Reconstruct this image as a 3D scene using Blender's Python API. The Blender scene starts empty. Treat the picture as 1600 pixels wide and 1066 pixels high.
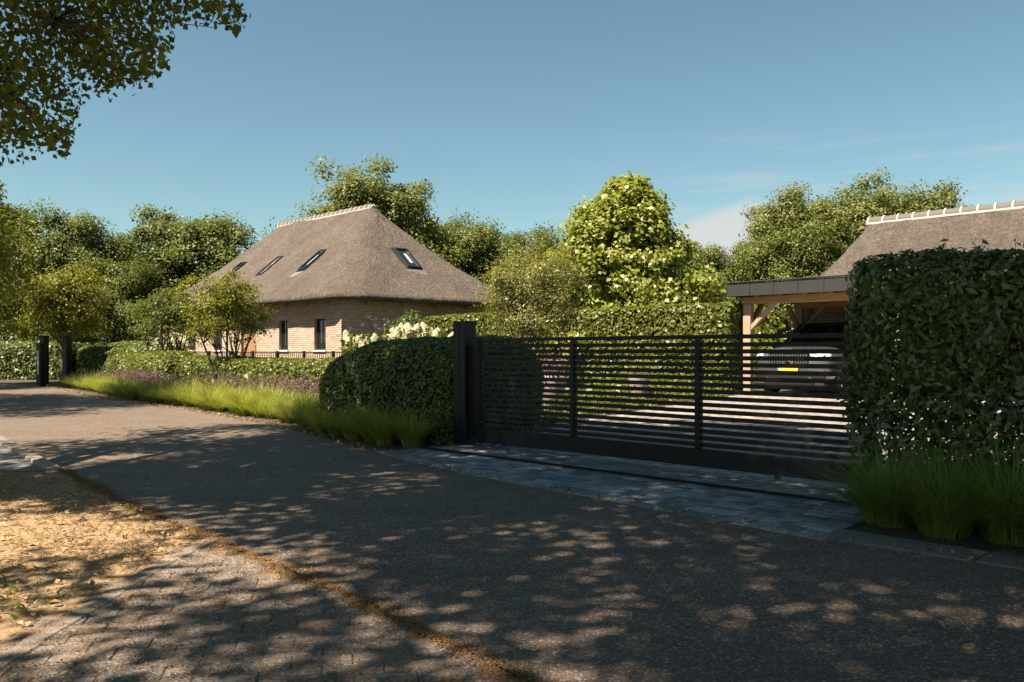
import bpy, bmesh, math, random
import numpy as np
from mathutils import Vector, Matrix

R = math.radians
S2 = math.sqrt(0.5)
EYE = 1.05                       # camera height, metres
scene = bpy.context.scene
COL = scene.collection

# ------------------------------------------------------------------ camera, sky, sun, exposure
cam_d = bpy.data.cameras.new('camera')
cam = bpy.data.objects.new('camera', cam_d)
COL.objects.link(cam)
cam.location = (0, 0, EYE)
cam.rotation_euler = (R(90), 0, 0)
cam_d.sensor_width = 36.0
cam_d.lens = 36.0 * 1300 / 1600
cam_d.shift_y = 15 / 1600
cam_d.clip_end = 2000
scene.camera = cam

SUN_AZ = (-0.78, -0.626)         # horizontal direction towards the sun
SUN_EL = R(56)

world = bpy.data.worlds.new('World')
scene.world = world
world.use_nodes = True
wt = world.node_tree
wt.nodes.clear()


def wn(kind, **kw):
    n = wt.nodes.new(kind)
    for k, v in kw.items():
        setattr(n, k, v)
    return n


def wmath(op, a, b=None, c=None, clamp=False):
    n = wn('ShaderNodeMath', operation=op, use_clamp=clamp)
    for i, s in enumerate((a, b, c)):
        if s is None:
            continue
        if isinstance(s, (int, float)):
            n.inputs[i].default_value = s
        else:
            wt.links.new(s, n.inputs[i])
    return n.outputs[0]


w_out = wn('ShaderNodeOutputWorld')
w_bg = wn('ShaderNodeBackground')
w_bg.inputs['Strength'].default_value = 0.05
sky = wn('ShaderNodeTexSky', sky_type='NISHITA')
sky.sun_disc = False
sky.sun_elevation = SUN_EL
sky.sun_rotation = math.atan2(SUN_AZ[0], SUN_AZ[1])
sky.air_density = 1.0
sky.dust_density = 0.5
sky.ozone_density = 1.2
# white balance of the sky colour: a dusty teal summer blue
w_tint = wn('ShaderNodeMix', data_type='RGBA', blend_type='MULTIPLY')
w_tint.inputs[0].default_value = 1.0
w_tint.inputs[7].default_value = (0.76, 0.88, 0.75, 1)
wt.links.new(sky.outputs[0], w_tint.inputs[6])
w_sat = wn('ShaderNodeHueSaturation')
w_sat.inputs['Saturation'].default_value = 1.0
wt.links.new(w_tint.outputs[2], w_sat.inputs['Color'])
# clouds: a low bank along the horizon and a few thin wisps
w_tc = wn('ShaderNodeTexCoord')
w_sep = wn('ShaderNodeSeparateXYZ')
wt.links.new(w_tc.outputs['Generated'], w_sep.inputs[0])
w_map = wn('ShaderNodeMapping')
w_map.inputs['Scale'].default_value = (5.0, 5.0, 16.0)
wt.links.new(w_tc.outputs['Generated'], w_map.inputs[0])
w_noi = wn('ShaderNodeTexNoise')
w_noi.inputs['Scale'].default_value = 1.0
w_noi.inputs['Detail'].default_value = 6
wt.links.new(w_map.outputs[0], w_noi.inputs['Vector'])
az = wmath('ARCTAN2', w_sep.outputs[0], w_sep.outputs[1])
azr = wmath('MULTIPLY_ADD', az, 4.0, -0.1, True)
azb = wmath('MULTIPLY', azr, wmath('MULTIPLY_ADD', az, -7.0, 3.0, True))
top = wmath('MULTIPLY_ADD', azb, 0.092, 0.088)                  # bank rises to the right
top = wmath('ADD', top, wmath('MULTIPLY_ADD', w_noi.outputs[0], 0.06, -0.03))
bank = wmath('MULTIPLY', wmath('SUBTRACT', top, w_sep.outputs[2]), 55.0, None, True)
w_map2 = wn('ShaderNodeMapping')
w_map2.inputs['Rotation'].default_value = (0, R(14), 0)
w_map2.inputs['Scale'].default_value = (3.0, 3.0, 38.0)
wt.links.new(w_tc.outputs['Generated'], w_map2.inputs[0])
w_noi2 = wn('ShaderNodeTexNoise')
w_noi2.inputs['Scale'].default_value = 1.6
w_noi2.inputs['Detail'].default_value = 7
w_noi2.inputs['Roughness'].default_value = 0.62
wt.links.new(w_map2.outputs[0], w_noi2.inputs['Vector'])
wisp = wmath('MULTIPLY', wmath('SUBTRACT', w_noi2.outputs[0], 0.49), 3.6, None, True)
lowsky = wmath('MULTIPLY', wmath('SUBTRACT', 0.27, w_sep.outputs[2]), 9.0, None, True)
wisp = wmath('MULTIPLY', wmath('MULTIPLY', wisp, lowsky), azr)
cl = wmath('MAXIMUM', wmath('MULTIPLY', bank, 0.8), wmath('MULTIPLY', wisp, 0.65))
w_mix = wn('ShaderNodeMix', data_type='RGBA')
w_mix.inputs[7].default_value = (4.6, 4.5, 4.35, 1)
wt.links.new(cl, w_mix.inputs[0])
wt.links.new(w_sat.outputs[0], w_mix.inputs[6])
wt.links.new(w_mix.outputs[2], w_bg.inputs['Color'])
wt.links.new(w_bg.outputs[0], w_out.inputs[0])

sun_d = bpy.data.lights.new('sun', 'SUN')
sun_d.energy = 5.0
sun_d.angle = R(0.53)
sun_d.color = (1.0, 0.875, 0.72)
sun = bpy.data.objects.new('sun', sun_d)
COL.objects.link(sun)
sd = Vector((SUN_AZ[0] * math.cos(SUN_EL), SUN_AZ[1] * math.cos(SUN_EL), math.sin(SUN_EL)))
sun.rotation_euler = sd.to_track_quat('Z', 'Y').to_euler()
sun.location = (-20, -20, 30)

scene.view_settings.view_transform = 'Standard'
scene.view_settings.look = 'None'
scene.view_settings.gamma = 1.0
scene.view_settings.use_curve_mapping = False
scene.view_settings.exposure = 1.7

# ------------------------------------------------------------------ helpers


def W(a, b, z=0.0):
    """street grid -> world: a runs along the gate, b away from the road"""
    return Vector(((a + b) * S2, (b - a) * S2, z))


def tag(o, label=None, cat=None, group=None, kind=None):
    if label: o['label'] = label
    if cat: o['category'] = cat
    if group: o['group'] = group
    if kind: o['kind'] = kind
    return o


def empty(name, loc, rz=0.0):
    o = bpy.data.objects.new(name, None)
    o.empty_display_size = 0.2
    COL.objects.link(o)
    o.location = loc
    o.rotation_euler = (0, 0, rz)
    return o


GRID = -math.pi / 4              # rotation that turns local x into the gate direction


def link(name, me, mat=None, parent=None, loc=None, rz=None):
    o = bpy.data.objects.new(name, me)
    COL.objects.link(o)
    if mat is not None and not me.materials:
        me.materials.append(mat)
    if parent is not None:
        o.parent = parent
    if loc is not None:
        o.location = loc
    if rz is not None:
        o.rotation_euler = (0, 0, rz)
    return o


def copy_tree(o, parent=None):
    c = o.copy()
    COL.objects.link(c)
    c.parent = parent
    for ch in o.children:
        copy_tree(ch, c)
    return c


class MB:
    def __init__(self):
        self.v = []
        self.f = []

    def add(self, vs, fs):
        n = len(self.v)
        self.v += [tuple(p) for p in vs]
        self.f += [tuple(i + n for i in f) for f in fs]
        return self

    def box(self, x0, x1, y0, y1, z0, z1):
        return self.add([(x0, y0, z0), (x1, y0, z0), (x1, y1, z0), (x0, y1, z0),
                         (x0, y0, z1), (x1, y0, z1), (x1, y1, z1), (x0, y1, z1)],
                        [(3, 2, 1, 0), (4, 5, 6, 7), (0, 1, 5, 4), (1, 2, 6, 5), (2, 3, 7, 6), (3, 0, 4, 7)])

    def beam(self, p, q, w, h, up=(0, 0, 1)):
        p, q, up = Vector(p), Vector(q), Vector(up)
        d = (q - p).normalized()
        s = d.cross(up).normalized() * (w / 2)
        t = s.cross(d).normalized() * (h / 2)
        vs = [p - s - t, p + s - t, p + s + t, p - s + t, q - s - t, q + s - t, q + s + t, q - s + t]
        return self.add(vs, [(3, 2, 1, 0), (4, 5, 6, 7), (0, 1, 5, 4), (1, 2, 6, 5), (2, 3, 7, 6), (3, 0, 4, 7)])

    def tube(self, pts, rad, n=7, cap=True):
        base = len(self.v)
        pts = [Vector(p) for p in pts]
        for i, p in enumerate(pts):
            d = (pts[min(i + 1, len(pts) - 1)] - pts[max(i - 1, 0)])
            if d.length < 1e-6: d = Vector((0, 0, 1))
            d.normalize()
            s = d.cross(Vector((0.31, 0.95, 0.05)))
            if s.length < 1e-3: s = d.cross(Vector((1, 0, 0)))
            s.normalize()
            t = d.cross(s)
            r = rad[i] if hasattr(rad, '__len__') else rad
            for k in range(n):
                a = 2 * math.pi * k / n
                self.v.append(tuple(p + s * (r * math.cos(a)) + t * (r * math.sin(a))))
        for i in range(len(pts) - 1):
            for k in range(n):
                a, b = base + i * n + k, base + i * n + (k + 1) % n
                self.f.append((a, b, b + n, a + n))
        if cap:
            self.f.append(tuple(base + k for k in reversed(range(n))))
            self.f.append(tuple(base + (len(pts) - 1) * n + k for k in range(n)))
        return self

    def prism(self, poly, z0, z1):
        n = len(poly)
        vs = [(x, y, z0) for x, y in poly] + [(x, y, z1) for x, y in poly]
        fs = [tuple(reversed(range(n))), tuple(range(n, 2 * n))]
        fs += [(i, (i + 1) % n, (i + 1) % n + n, i + n) for i in range(n)]
        return self.add(vs, fs)

    def mesh(self, name, smooth=False, bevel=0.0):
        me = bpy.data.meshes.new(name)
        me.from_pydata(self.v, [], self.f)
        bm = bmesh.new()
        bm.from_mesh(me)
        bmesh.ops.recalc_face_normals(bm, faces=bm.faces)
        if bevel > 0:
            bmesh.ops.bevel(bm, geom=[e for e in bm.edges if e.calc_face_angle(0) > 0.6], offset=bevel, segments=1, affect='EDGES')
        bm.to_mesh(me)
        bm.free()
        if smooth:
            me.shade_smooth()
        me.update()
        return me

    def build(self, name, mat, parent=None, smooth=False, bevel=0.0, loc=None):
        return link(name, self.mesh(name, smooth, bevel), mat, parent, loc)


def fast_mesh(name, verts, faces):
    """verts (n,3) float, faces (m,k) int -> mesh"""
    me = bpy.data.meshes.new(name)
    m, k = faces.shape
    me.vertices.add(len(verts))
    me.vertices.foreach_set('co', np.ascontiguousarray(verts, dtype=np.float32).ravel())
    me.loops.add(m * k)
    me.loops.foreach_set('vertex_index', np.ascontiguousarray(faces, dtype=np.int32).ravel())
    me.polygons.add(m)
    me.polygons.foreach_set('loop_start', np.arange(0, m * k, k, dtype=np.int32))
    me.update(calc_edges=True)
    return me


def unit(a):
    return a / np.maximum(np.linalg.norm(a, axis=1, keepdims=True), 1e-9)


def leaf_arrays(pos, nrm, size, aspect, rng, fold=0.12, tang=None):
    n = len(pos)
    nrm = unit(nrm)
    t = rng.normal(size=(n, 3)) if tang is None else tang + rng.normal(size=(n, 3)) * 0.35
    t = unit(t - nrm * (t * nrm).sum(1, keepdims=True))
    b = np.cross(nrm, t)
    s = size.reshape(-1, 1)
    v = np.empty((n, 4, 3))
    v[:, 0] = pos - t * s * 0.5
    v[:, 1] = pos + b * s * aspect * 0.5 + nrm * s * fold - t * s * 0.06
    v[:, 2] = pos + t * s * 0.5
    v[:, 3] = pos - b * s * aspect * 0.5 + nrm * s * fold - t * s * 0.06
    return v.reshape(-1, 3), np.arange(n * 4).reshape(n, 4)


# ------------------------------------------------------------------ materials
MATS = {}


def nodes_of(name):
    m = bpy.data.materials.new(name)
    m.use_nodes = True
    nt = m.node_tree
    nt.nodes.clear()
    out = nt.nodes.new('ShaderNodeOutputMaterial')
    MATS[name] = m
    return m, nt, out


class NT:
    """tiny node-graph builder"""

    def __init__(self, name):
        self.m, self.nt, self.out = nodes_of(name)

    def n(self, kind, **kw):
        node = self.nt.nodes.new(kind)
        for k, v in kw.items():
            setattr(node, k, v)
        return node

    def set(self, sock, val):
        if isinstance(val, bpy.types.NodeSocket):
            self.nt.links.new(val, sock)
        elif isinstance(val, (tuple, list)) and len(val) == 3 and sock.type == 'RGBA':
            sock.default_value = (*val, 1)
        else:
            sock.default_value = val

    def coord(self, kind='Object', scale=(1, 1, 1), rot=(0, 0, 0)):
        tc = self.n('ShaderNodeTexCoord')
        mp = self.n('ShaderNodeMapping')
        mp.inputs['Scale'].default_value = scale
        mp.inputs['Rotation'].default_value = rot
        self.nt.links.new(tc.outputs[kind], mp.inputs[0])
        return mp.outputs[0]

    def noise(self, vec, scale, detail=4, rough=0.55):
        t = self.n('ShaderNodeTexNoise')
        t.inputs['Scale'].default_value = scale
        t.inputs['Detail'].default_value = detail
        t.inputs['Roughness'].default_value = rough
        if vec is not None: self.nt.links.new(vec, t.inputs['Vector'])
        return t.outputs[0]

    def voronoi(self, vec, scale, feature='F1', out='Distance', rnd=1.0):
        t = self.n('ShaderNodeTexVoronoi', feature=feature)
        t.inputs['Scale'].default_value = scale
        t.inputs['Randomness'].default_value = rnd
        if vec is not None: self.nt.links.new(vec, t.inputs['Vector'])
        return t.outputs[out]

    def ramp(self, fac, stops, interp='LINEAR'):
        r = self.n('ShaderNodeValToRGB')
        r.color_ramp.interpolation = interp
        el = r.color_ramp.elements
        while len(el) > len(stops): el.remove(el[-1])
        while len(el) < len(stops): el.new(0.5)
        for e, (p, c) in zip(el, stops):
            e.position = p
            e.color = (*c, 1) if len(c) == 3 else c
        self.nt.links.new(fac, r.inputs[0])
        return r.outputs[0]

    def mix(self, fac, a, b, blend='MIX'):
        x = self.n('ShaderNodeMix', data_type='RGBA', blend_type=blend)
        self.set(x.inputs[0], fac)
        self.set(x.inputs[6], a)
        self.set(x.inputs[7], b)
        return x.outputs[2]

    def math(self, op, a, b=0.5, clamp=False):
        x = self.n('ShaderNodeMath', operation=op, use_clamp=clamp)
        self.set(x.inputs[0], a)
        self.set(x.inputs[1], b)
        return x.outputs[0]

    def bump(self, height, strength=0.3, dist=0.01):
        b = self.n('ShaderNodeBump')
        b.inputs['Strength'].default_value = strength
        b.inputs['Distance'].default_value = dist
        self.nt.links.new(height, b.inputs['Height'])
        return b.outputs[0]

    def bsdf(self, color, rough=0.8, normal=None, metallic=0.0, spec=0.3, **kw):
        p = self.n('ShaderNodeBsdfPrincipled')
        self.set(p.inputs['Base Color'], color)
        self.set(p.inputs['Roughness'], rough)
        p.inputs['Metallic'].default_value = metallic
        p.inputs['Specular IOR Level'].default_value = spec
        for k, v in kw.items():
            self.set(p.inputs[k], v)
        if normal is not None: self.nt.links.new(normal, p.inputs['Normal'])
        return p

    def done(self, shader):
        self.nt.links.new(shader.outputs[0] if hasattr(shader, 'outputs') else shader, self.out.inputs[0])
        return self.m


def mat_leaf(name, cols, trans=0.35, rough=0.5, spec=0.3, tcol=None, straw=None):
    g = NT(name)
    geo = g.n('ShaderNodeNewGeometry')
    k = len(cols) - 1
    c = g.ramp(geo.outputs['Random Per Island'], [(i / k, col) for i, col in enumerate(cols)])
    if straw is not None:                                       # each plant more or less dried out
        oi = g.n('ShaderNodeObjectInfo')
        dry = g.math('GREATER_THAN', g.math('ADD', geo.outputs['Random Per Island'], g.math('MULTIPLY', oi.outputs['Random'], .22)), .93)
        c = g.mix(g.math('MULTIPLY', dry, .85), c, straw)
        c = g.mix(g.math('MULTIPLY', oi.outputs['Random'], .35), c, cols[0])
    pos = g.coord('Object')
    big = g.noise(pos, 0.7, 2)
    c = g.mix(g.math('MULTIPLY', big, 0.45), c, cols[-1])
    p = g.bsdf(c, rough, None, 0.0, spec)
    tr = g.n('ShaderNodeBsdfTranslucent')
    tc = g.mix(1.0, c, tcol or (1.3, 1.45, 0.5), 'MULTIPLY')
    g.nt.links.new(tc, tr.inputs[0])
    mx = g.n('ShaderNodeMixShader')
    mx.inputs[0].default_value = trans
    g.nt.links.new(p.outputs[0], mx.inputs[1])
    g.nt.links.new(tr.outputs[0], mx.inputs[2])
    return g.done(mx)


M_oak = mat_leaf('oak_foliage', [(.044, .058, .012), (.090, .106, .021), (.150, .160, .036)], 0.30)
M_oak2 = mat_leaf('ash_foliage', [(.060, .074, .017), (.115, .128, .030), (.185, .190, .052)], 0.30)
M_lime = mat_leaf('lime_foliage', [(.038, .056, .009), (.080, .100, .014), (.125, .128, .026)], 0.45)
M_yell = mat_leaf('yellow_green_foliage', [(.085, .095, .010), (.150, .150, .016), (.22, .20, .03)], 0.38)
M_plane = mat_leaf('plane_foliage', [(.085, .108, .013), (.175, .195, .025), (.29, .29, .06)], 0.38, 0.4, 0.45)
M_pale = mat_leaf('pale_shrub_foliage', [(.085, .092, .022), (.155, .150, .042), (.24, .22, .075)], 0.33, 0.4, 0.4)
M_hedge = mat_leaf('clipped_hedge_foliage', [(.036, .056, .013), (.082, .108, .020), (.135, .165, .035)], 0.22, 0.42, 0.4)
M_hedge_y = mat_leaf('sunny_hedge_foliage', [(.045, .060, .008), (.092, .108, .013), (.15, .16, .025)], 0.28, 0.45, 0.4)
M_laurel = mat_leaf('laurel_foliage', [(.034, .060, .016), (.072, .104, .027), (.13, .16, .040)], 0.20, 0.33, 0.5)
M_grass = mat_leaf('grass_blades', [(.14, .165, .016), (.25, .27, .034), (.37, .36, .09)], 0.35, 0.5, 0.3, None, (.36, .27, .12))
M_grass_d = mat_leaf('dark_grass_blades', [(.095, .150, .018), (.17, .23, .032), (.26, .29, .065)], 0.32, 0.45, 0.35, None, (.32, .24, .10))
M_drygrass = mat_leaf('dry_grass_blades', [(.19, .12, .055), (.30, .205, .105), (.16, .145, .05)], 0.2, 0.7, 0.2, (1, .9, .7))
M_litter = mat_leaf('dead_leaves', [(.30, .20, .09), (.46, .34, .19), (.22, .13, .05)], 0.1, 0.7, 0.2, (1, .9, .7))
M_debris = mat_leaf('orange_seed_litter', [(.20, .11, .045), (.29, .165, .07), (.13, .075, .035)], 0.05, 0.9, 0.1, (1, .8, .5))
M_purple = mat_leaf('purple_flower_spikes', [(.13, .075, .085), (.20, .12, .12), (.11, .085, .05)], 0.25, 0.7, 0.2, (1, .9, .9))
M_lilac = mat_leaf('lilac_flowers', [(.15, .125, .18), (.21, .17, .25), (.13, .11, .12)], 0.2, 0.7, 0.2, (1, 1, 1))
M_cream = mat_leaf('cream_petals', [(.52, .47, .31), (.66, .61, .45), (.42, .43, .20)], 0.25, 0.7, 0.2, (1, 1, .9))


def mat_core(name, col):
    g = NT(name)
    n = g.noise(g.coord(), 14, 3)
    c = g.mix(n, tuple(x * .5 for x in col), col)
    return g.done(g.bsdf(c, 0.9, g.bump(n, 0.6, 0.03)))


M_core = mat_core('dark_hedge_core', (.016, .018, .007))  # dark colour of the solid filling inside the hedges


def mat_bark(name, c0, c1):
    g = NT(name)
    n = g.noise(g.coord(scale=(7, 7, 1.6)), 4, 6, .65)
    return g.done(g.bsdf(g.ramp(n, [(.3, c0), (.7, c1)]), .9, g.bump(n, .7, .03)))


M_bark = mat_bark('bark', (.035, .027, .020), (.12, .095, .072))


def mat_asphalt():
    g = NT('asphalt')
    v = g.coord()
    spec = g.voronoi(v, 115, out='Color')
    sp = g.n('ShaderNodeSeparateColor')
    g.nt.links.new(spec, sp.inputs[0])
    stones = g.ramp(sp.outputs[0], [(0.0, (.050, .033, .020)), (.45, (.114, .076, .047)), (.80, (.178, .121, .075)),
                                    (.93, (.27, .23, .195)), (1.0, (.46, .42, .38))])
    fine = g.noise(v, 60, 4, .7)
    c = g.mix(g.math('MULTIPLY', fine, .5), stones, (.068, .045, .029))
    big = g.noise(v, .55, 5, .6)
    dust = g.ramp(big, [(.38, (0, 0, 0)), (.72, (1, 1, 1))])
    c = g.mix(g.math('MULTIPLY', dust, .30), c, (.19, .155, .125))
    streak = g.noise(g.coord(scale=(.35, 2.2, 1), rot=(0, 0, R(45))), 1.6, 4, .6)
    c = g.mix(g.math('MULTIPLY', g.ramp(streak, [(.4, (0, 0, 0)), (.65, (1, 1, 1))]), .30), c, (.040, .033, .029))
    d = g.voronoi(v, 115)
    h = g.math('ADD', g.math('MULTIPLY', d, -1.0), g.math('MULTIPLY', fine, .5))
    return g.done(g.bsdf(c, .78, g.bump(h, .8, .006), spec=.35))


M_asphalt = mat_asphalt()


def mat_ground():
    g = NT('ground_turf')
    v = g.coord()
    n = g.noise(v, .5, 5)
    f = g.noise(v, 30, 4, .7)
    c = g.ramp(n, [(.35, (.055, .062, .016)), (.65, (.105, .100, .032))])
    c = g.mix(g.math('MULTIPLY', f, .6), c, (.07, .052, .026))
    return g.done(g.bsdf(c, .95, g.bump(f, .8, .03)))


def mat_soil(name, a, b, scale=24):
    g = NT(name)
    v = g.coord()
    n = g.noise(v, scale, 6, .7)
    n2 = g.noise(v, 2.2, 4)
    c = g.mix(n2, g.ramp(n, [(.3, a), (.7, b)]), tuple(.5 * (x + y) * 1.15 for x, y in zip(a, b)))
    return g.done(g.bsdf(c, .95, g.bump(n, .9, .02)))


M_ground = mat_ground()
M_soil = mat_soil('planting_soil', (.035, .026, .018), (.10, .075, .05))
M_drysoil = mat_soil('dry_lawn_earth', (.20, .125, .065), (.33, .22, .125))
M_sandjoint = mat_soil('joint_sand', (.11, .065, .03), (.23, .135, .06), 60)
M_greyjoint = mat_soil('joint_grit', (.20, .20, .195), (.34, .335, .32), 60)


def mat_stone(name, stops, bumpd=.006, rough=.75, scale=40, spec=.35, speck=False):
    g = NT(name)
    oi = g.n('ShaderNodeObjectInfo')
    geo = g.n('ShaderNodeNewGeometry')
    rnd = g.math('FRACT', g.math('ADD', oi.outputs['Random'], geo.outputs['Random Per Island']))
    v = g.coord()
    n = g.noise(v, scale, 5, .65)
    c = g.ramp(rnd, stops)
    c = g.mix(g.math('MULTIPLY', n, .7), c, tuple(x * .55 for x in stops[0][1]))
    if speck:                                                   # exposed aggregate
        tc = g.n('ShaderNodeNewGeometry')
        sc_ = g.n('ShaderNodeSeparateColor')
        g.nt.links.new(g.voronoi(tc.outputs['Position'], 130, out='Color'), sc_.inputs[0])
        c = g.mix(.62, c, g.ramp(sc_.outputs[0], [(0, (.055, .045, .038)), (.5, (.13, .105, .086)), (.85, (.24, .20, .165)), (1, (.46, .41, .36))]))
        dirt = g.noise(tc.outputs['Position'], 3.5, 5, .65)
        c = g.mix(g.math('MULTIPLY', g.ramp(dirt, [(.45, (0, 0, 0)), (.7, (1, 1, 1))]), .45), c, (.24, .15, .075))
    return g.done(g.bsdf(c, rough, g.bump(n, .5, bumpd), spec=spec))


M_cobble = mat_stone('shade_tinted_cobble', [(0, (.085, .098, .108)), (.5, (.18, .20, .215)), (1, (.32, .335, .34))], spec=.5, rough=.55)  # bluish sky reflection of the shaded forecourt put into the stone colour
M_driveway = mat_stone('sunlit_tinted_cobble', [(0, (.20, .17, .148)), (.5, (.28, .24, .21)), (1, (.36, .315, .275))])  # same cobbles beyond the gate, their sunlit look put into a paler colour
M_paver = mat_stone('concrete_paver', [(0, (.130, .105, .086)), (.5, (.165, .133, .108)), (1, (.20, .162, .130))], .012, .85, 110, speck=True)
M_kerb = mat_stone('kerb_concrete', [(0, (.21, .17, .13)), (1, (.27, .22, .17))], .01, .9, 60)
M_kerb_d = mat_stone('grey_edging', [(0, (.15, .14, .125)), (1, (.20, .185, .165))], .01, .9, 60)


def mat_brick():
    g = NT('house_brick')
    tc = g.n('ShaderNodeTexCoord')
    sp = g.n('ShaderNodeSeparateXYZ')
    g.nt.links.new(tc.outputs['Object'], sp.inputs[0])
    cb = g.n('ShaderNodeCombineXYZ')
    g.nt.links.new(g.math('ADD', sp.outputs[0], sp.outputs[1]), cb.inputs[0])
    g.nt.links.new(sp.outputs[2], cb.inputs[1])
    b = g.n('ShaderNodeTexBrick')
    b.offset = .5
    b.inputs['Scale'].default_value = 1.0
    b.inputs['Brick Width'].default_value = .235
    b.inputs['Row Height'].default_value = .072
    b.inputs['Mortar Size'].default_value = .010
    b.inputs['Mortar Smooth'].default_value = .25
    b.inputs['Bias'].default_value = -.1
    b.inputs['Color1'].default_value = (.46, .37, .30, 1)
    b.inputs['Color2'].default_value = (.31, .22, .158, 1)
    b.inputs['Mortar'].default_value = (.085, .068, .055, 1)
    g.nt.links.new(cb.outputs[0], b.inputs['Vector'])
    n = g.noise(cb.outputs[0], 9, 4)
    c = g.mix(g.math('MULTIPLY', n, .5), b.outputs[0], (.42, .29, .19))
    h = g.math('SUBTRACT', 1.0, b.outputs[1])
    return g.done(g.bsdf(c, .9, g.bump(h, .7, .012)))


M_brick = mat_brick()


def mat_thatch():
    g = NT('thatch')
    v = g.coord(scale=(1, 1, .28))
    fine = g.noise(v, 26, 5, .75)
    mid = g.noise(g.coord(scale=(1, 1, .35)), 3.2, 5, .65)
    speck = g.noise(g.coord(), 48, 3, .8)
    c = g.ramp(fine, [(.30, (.076, .060, .048)), (.5, (.190, .155, .127)), (.70, (.36, .30, .25))])
    c = g.mix(g.math('MULTIPLY', g.ramp(mid, [(.35, (0, 0, 0)), (.7, (1, 1, 1))]), .45), c, (.095, .077, .063))
    c = g.mix(g.math('MULTIPLY', g.ramp(speck, [(.5, (0, 0, 0)), (.75, (1, 1, 1))]), .4), c, (.34, .30, .265))
    patch = g.noise(g.coord(scale=(1, 1, .5)), 8.5, 4, .6)
    c = g.mix(g.math('MULTIPLY', g.ramp(patch, [(.45, (0, 0, 0)), (.62, (1, 1, 1))]), .40), c, (.075, .058, .046))
    wide = g.noise(g.coord(scale=(1, 1, .22)), .9, 3, .5)
    c = g.mix(g.math('MULTIPLY', g.ramp(wide, [(.42, (0, 0, 0)), (.66, (1, 1, 1))]), .35), c, (.085, .068, .055))
    h = g.math('ADD', g.math('ADD', fine, g.math('MULTIPLY', speck, .8)), g.math('MULTIPLY', patch, 1.6))
    return g.done(g.bsdf(c, .95, g.bump(h, 1.0, .09), spec=.1))


M_thatch = mat_thatch()


def mat_wood(name, c0, c1, axis=(1.2, 14, 14)):
    g = NT(name)
    n = g.noise(g.coord(scale=axis), 1.6, 6, .65)
    return g.done(g.bsdf(g.ramp(n, [(.3, c0), (.7, c1)]), .75, g.bump(n, .4, .006)))


M_oakbeam = mat_wood('oak_beam', (.23, .125, .055), (.42, .26, .13))
M_oakpost = mat_wood('weathered_oak', (.23, .165, .11), (.40, .31, .225), (14, 14, 1.2))
M_timber = mat_wood('larch_boards', (.20, .115, .055), (.33, .20, .10))


def mat_plain(name, col, rough=.5, metallic=0.0, spec=.4, noise=.12, scale=8, **kw):
    g = NT(name)
    n = g.noise(g.coord(), scale, 4)
    c = g.mix(g.math('MULTIPLY', n, noise * 2), col, tuple(x * .55 for x in col))
    r = g.math('ADD', g.math('MULTIPLY', n, .2), rough - .1)
    return g.done(g.bsdf(c, r, None, metallic, spec, **kw))


M_black = mat_plain('black_powder_coat', (.008, .0078, .0078), .5, spec=.25)
M_post = mat_plain('dark_bronze_coat', (.011, .0095, .009), .55, spec=.25)
M_iron = mat_plain('black_iron', (.014, .014, .014), .55)
M_zinc = mat_plain('anthracite_zinc', (.045, .043, .041), .5, .4, scale=3)
M_zinc_t = mat_plain('zinc_edge', (.045, .046, .048), .45, .4)
M_tile = mat_plain('grey_ridge_tile', (.100, .088, .080), .75, scale=6)
M_mortar = mat_plain('white_mortar', (.42, .36, .32), .9, scale=20)
M_frame = mat_plain('dark_green_frame', (.015, .018, .017), .45)
M_stonesill = mat_plain('pale_sill', (.50, .47, .44), .8)
M_lead = mat_plain('lead_flashing', (.16, .145, .135), .6, .2)
M_glass = NT('window_glass')
M_glass = M_glass.done(M_glass.bsdf((.012, .015, .016), .04, spec=.9))
M_blind = mat_plain('pale_blind', (.42, .45, .46), .8)
M_carpaint = mat_plain('silver_paint', (.17, .175, .18), .28, .75, .5, .03, **{'Coat Weight': .7})
M_carblack = mat_plain('black_plastic', (.012, .012, .012), .45)
M_carglass = NT('car_glass')
M_carglass = M_carglass.done(M_carglass.bsdf((.006, .006, .007), .05, spec=.6))
M_chrome = mat_plain('chrome', (.72, .72, .72), .16, 1.0, .5, .02)
M_lamp = mat_plain('headlight_glass', (.55, .58, .60), .1, .2, .8, .05)
M_tyre = mat_plain('tyre_rubber', (.012, .012, .012), .85)
M_plate = mat_plain('yellow_plate', (.78, .42, .035), .5, noise=.02)
M_plateblue = mat_plain('blue_plate_strip', (.03, .16, .45), .5, noise=.02)
M_pinkpot = mat_plain('faded_pink_stone', (.30, .22, .20), .8)
M_wall_in = mat_plain('barn_wall', (.10, .075, .05), .9)

# ------------------------------------------------------------------ setting: ground, road, paving


def sheet(name, poly, z, mat, cell=None):
    me = bpy.data.meshes.new(name)
    bm = bmesh.new()
    vs = [bm.verts.new((x, y, z)) for x, y in poly]
    f = bm.faces.new(vs)
    if f.normal.z < 0: f.normal_flip()
    bmesh.ops.triangulate(bm, faces=[f])
    bm.normal_update()
    for f in bm.faces:
        if f.normal.z < 0: f.normal_flip()
    bm.to_mesh(me)
    bm.free()
    return link(name, me, mat)


def wobble(pts, amp, step, seed):
    """densify a polyline and shake it, so edges are not ruler-straight"""
    rg = random.Random(seed)
    out = []
    for (x0, y0), (x1, y1) in zip(pts[:-1], pts[1:]):
        L = math.hypot(x1 - x0, y1 - y0)
        n = max(1, int(L / step))
        for i in range(n):
            t = i / n
            k = amp if L < 30 else 0
            out.append((x0 + (x1 - x0) * t + rg.uniform(-k, k), y0 + (y1 - y0) * t + rg.uniform(-k, k)))
    out.append(pts[-1])
    return out


gr = sheet('ground', [(-900, -300), (900, -300), (900, 1500), (-900, 1500)], -0.03, M_ground)
tag(gr, kind='structure')

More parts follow.
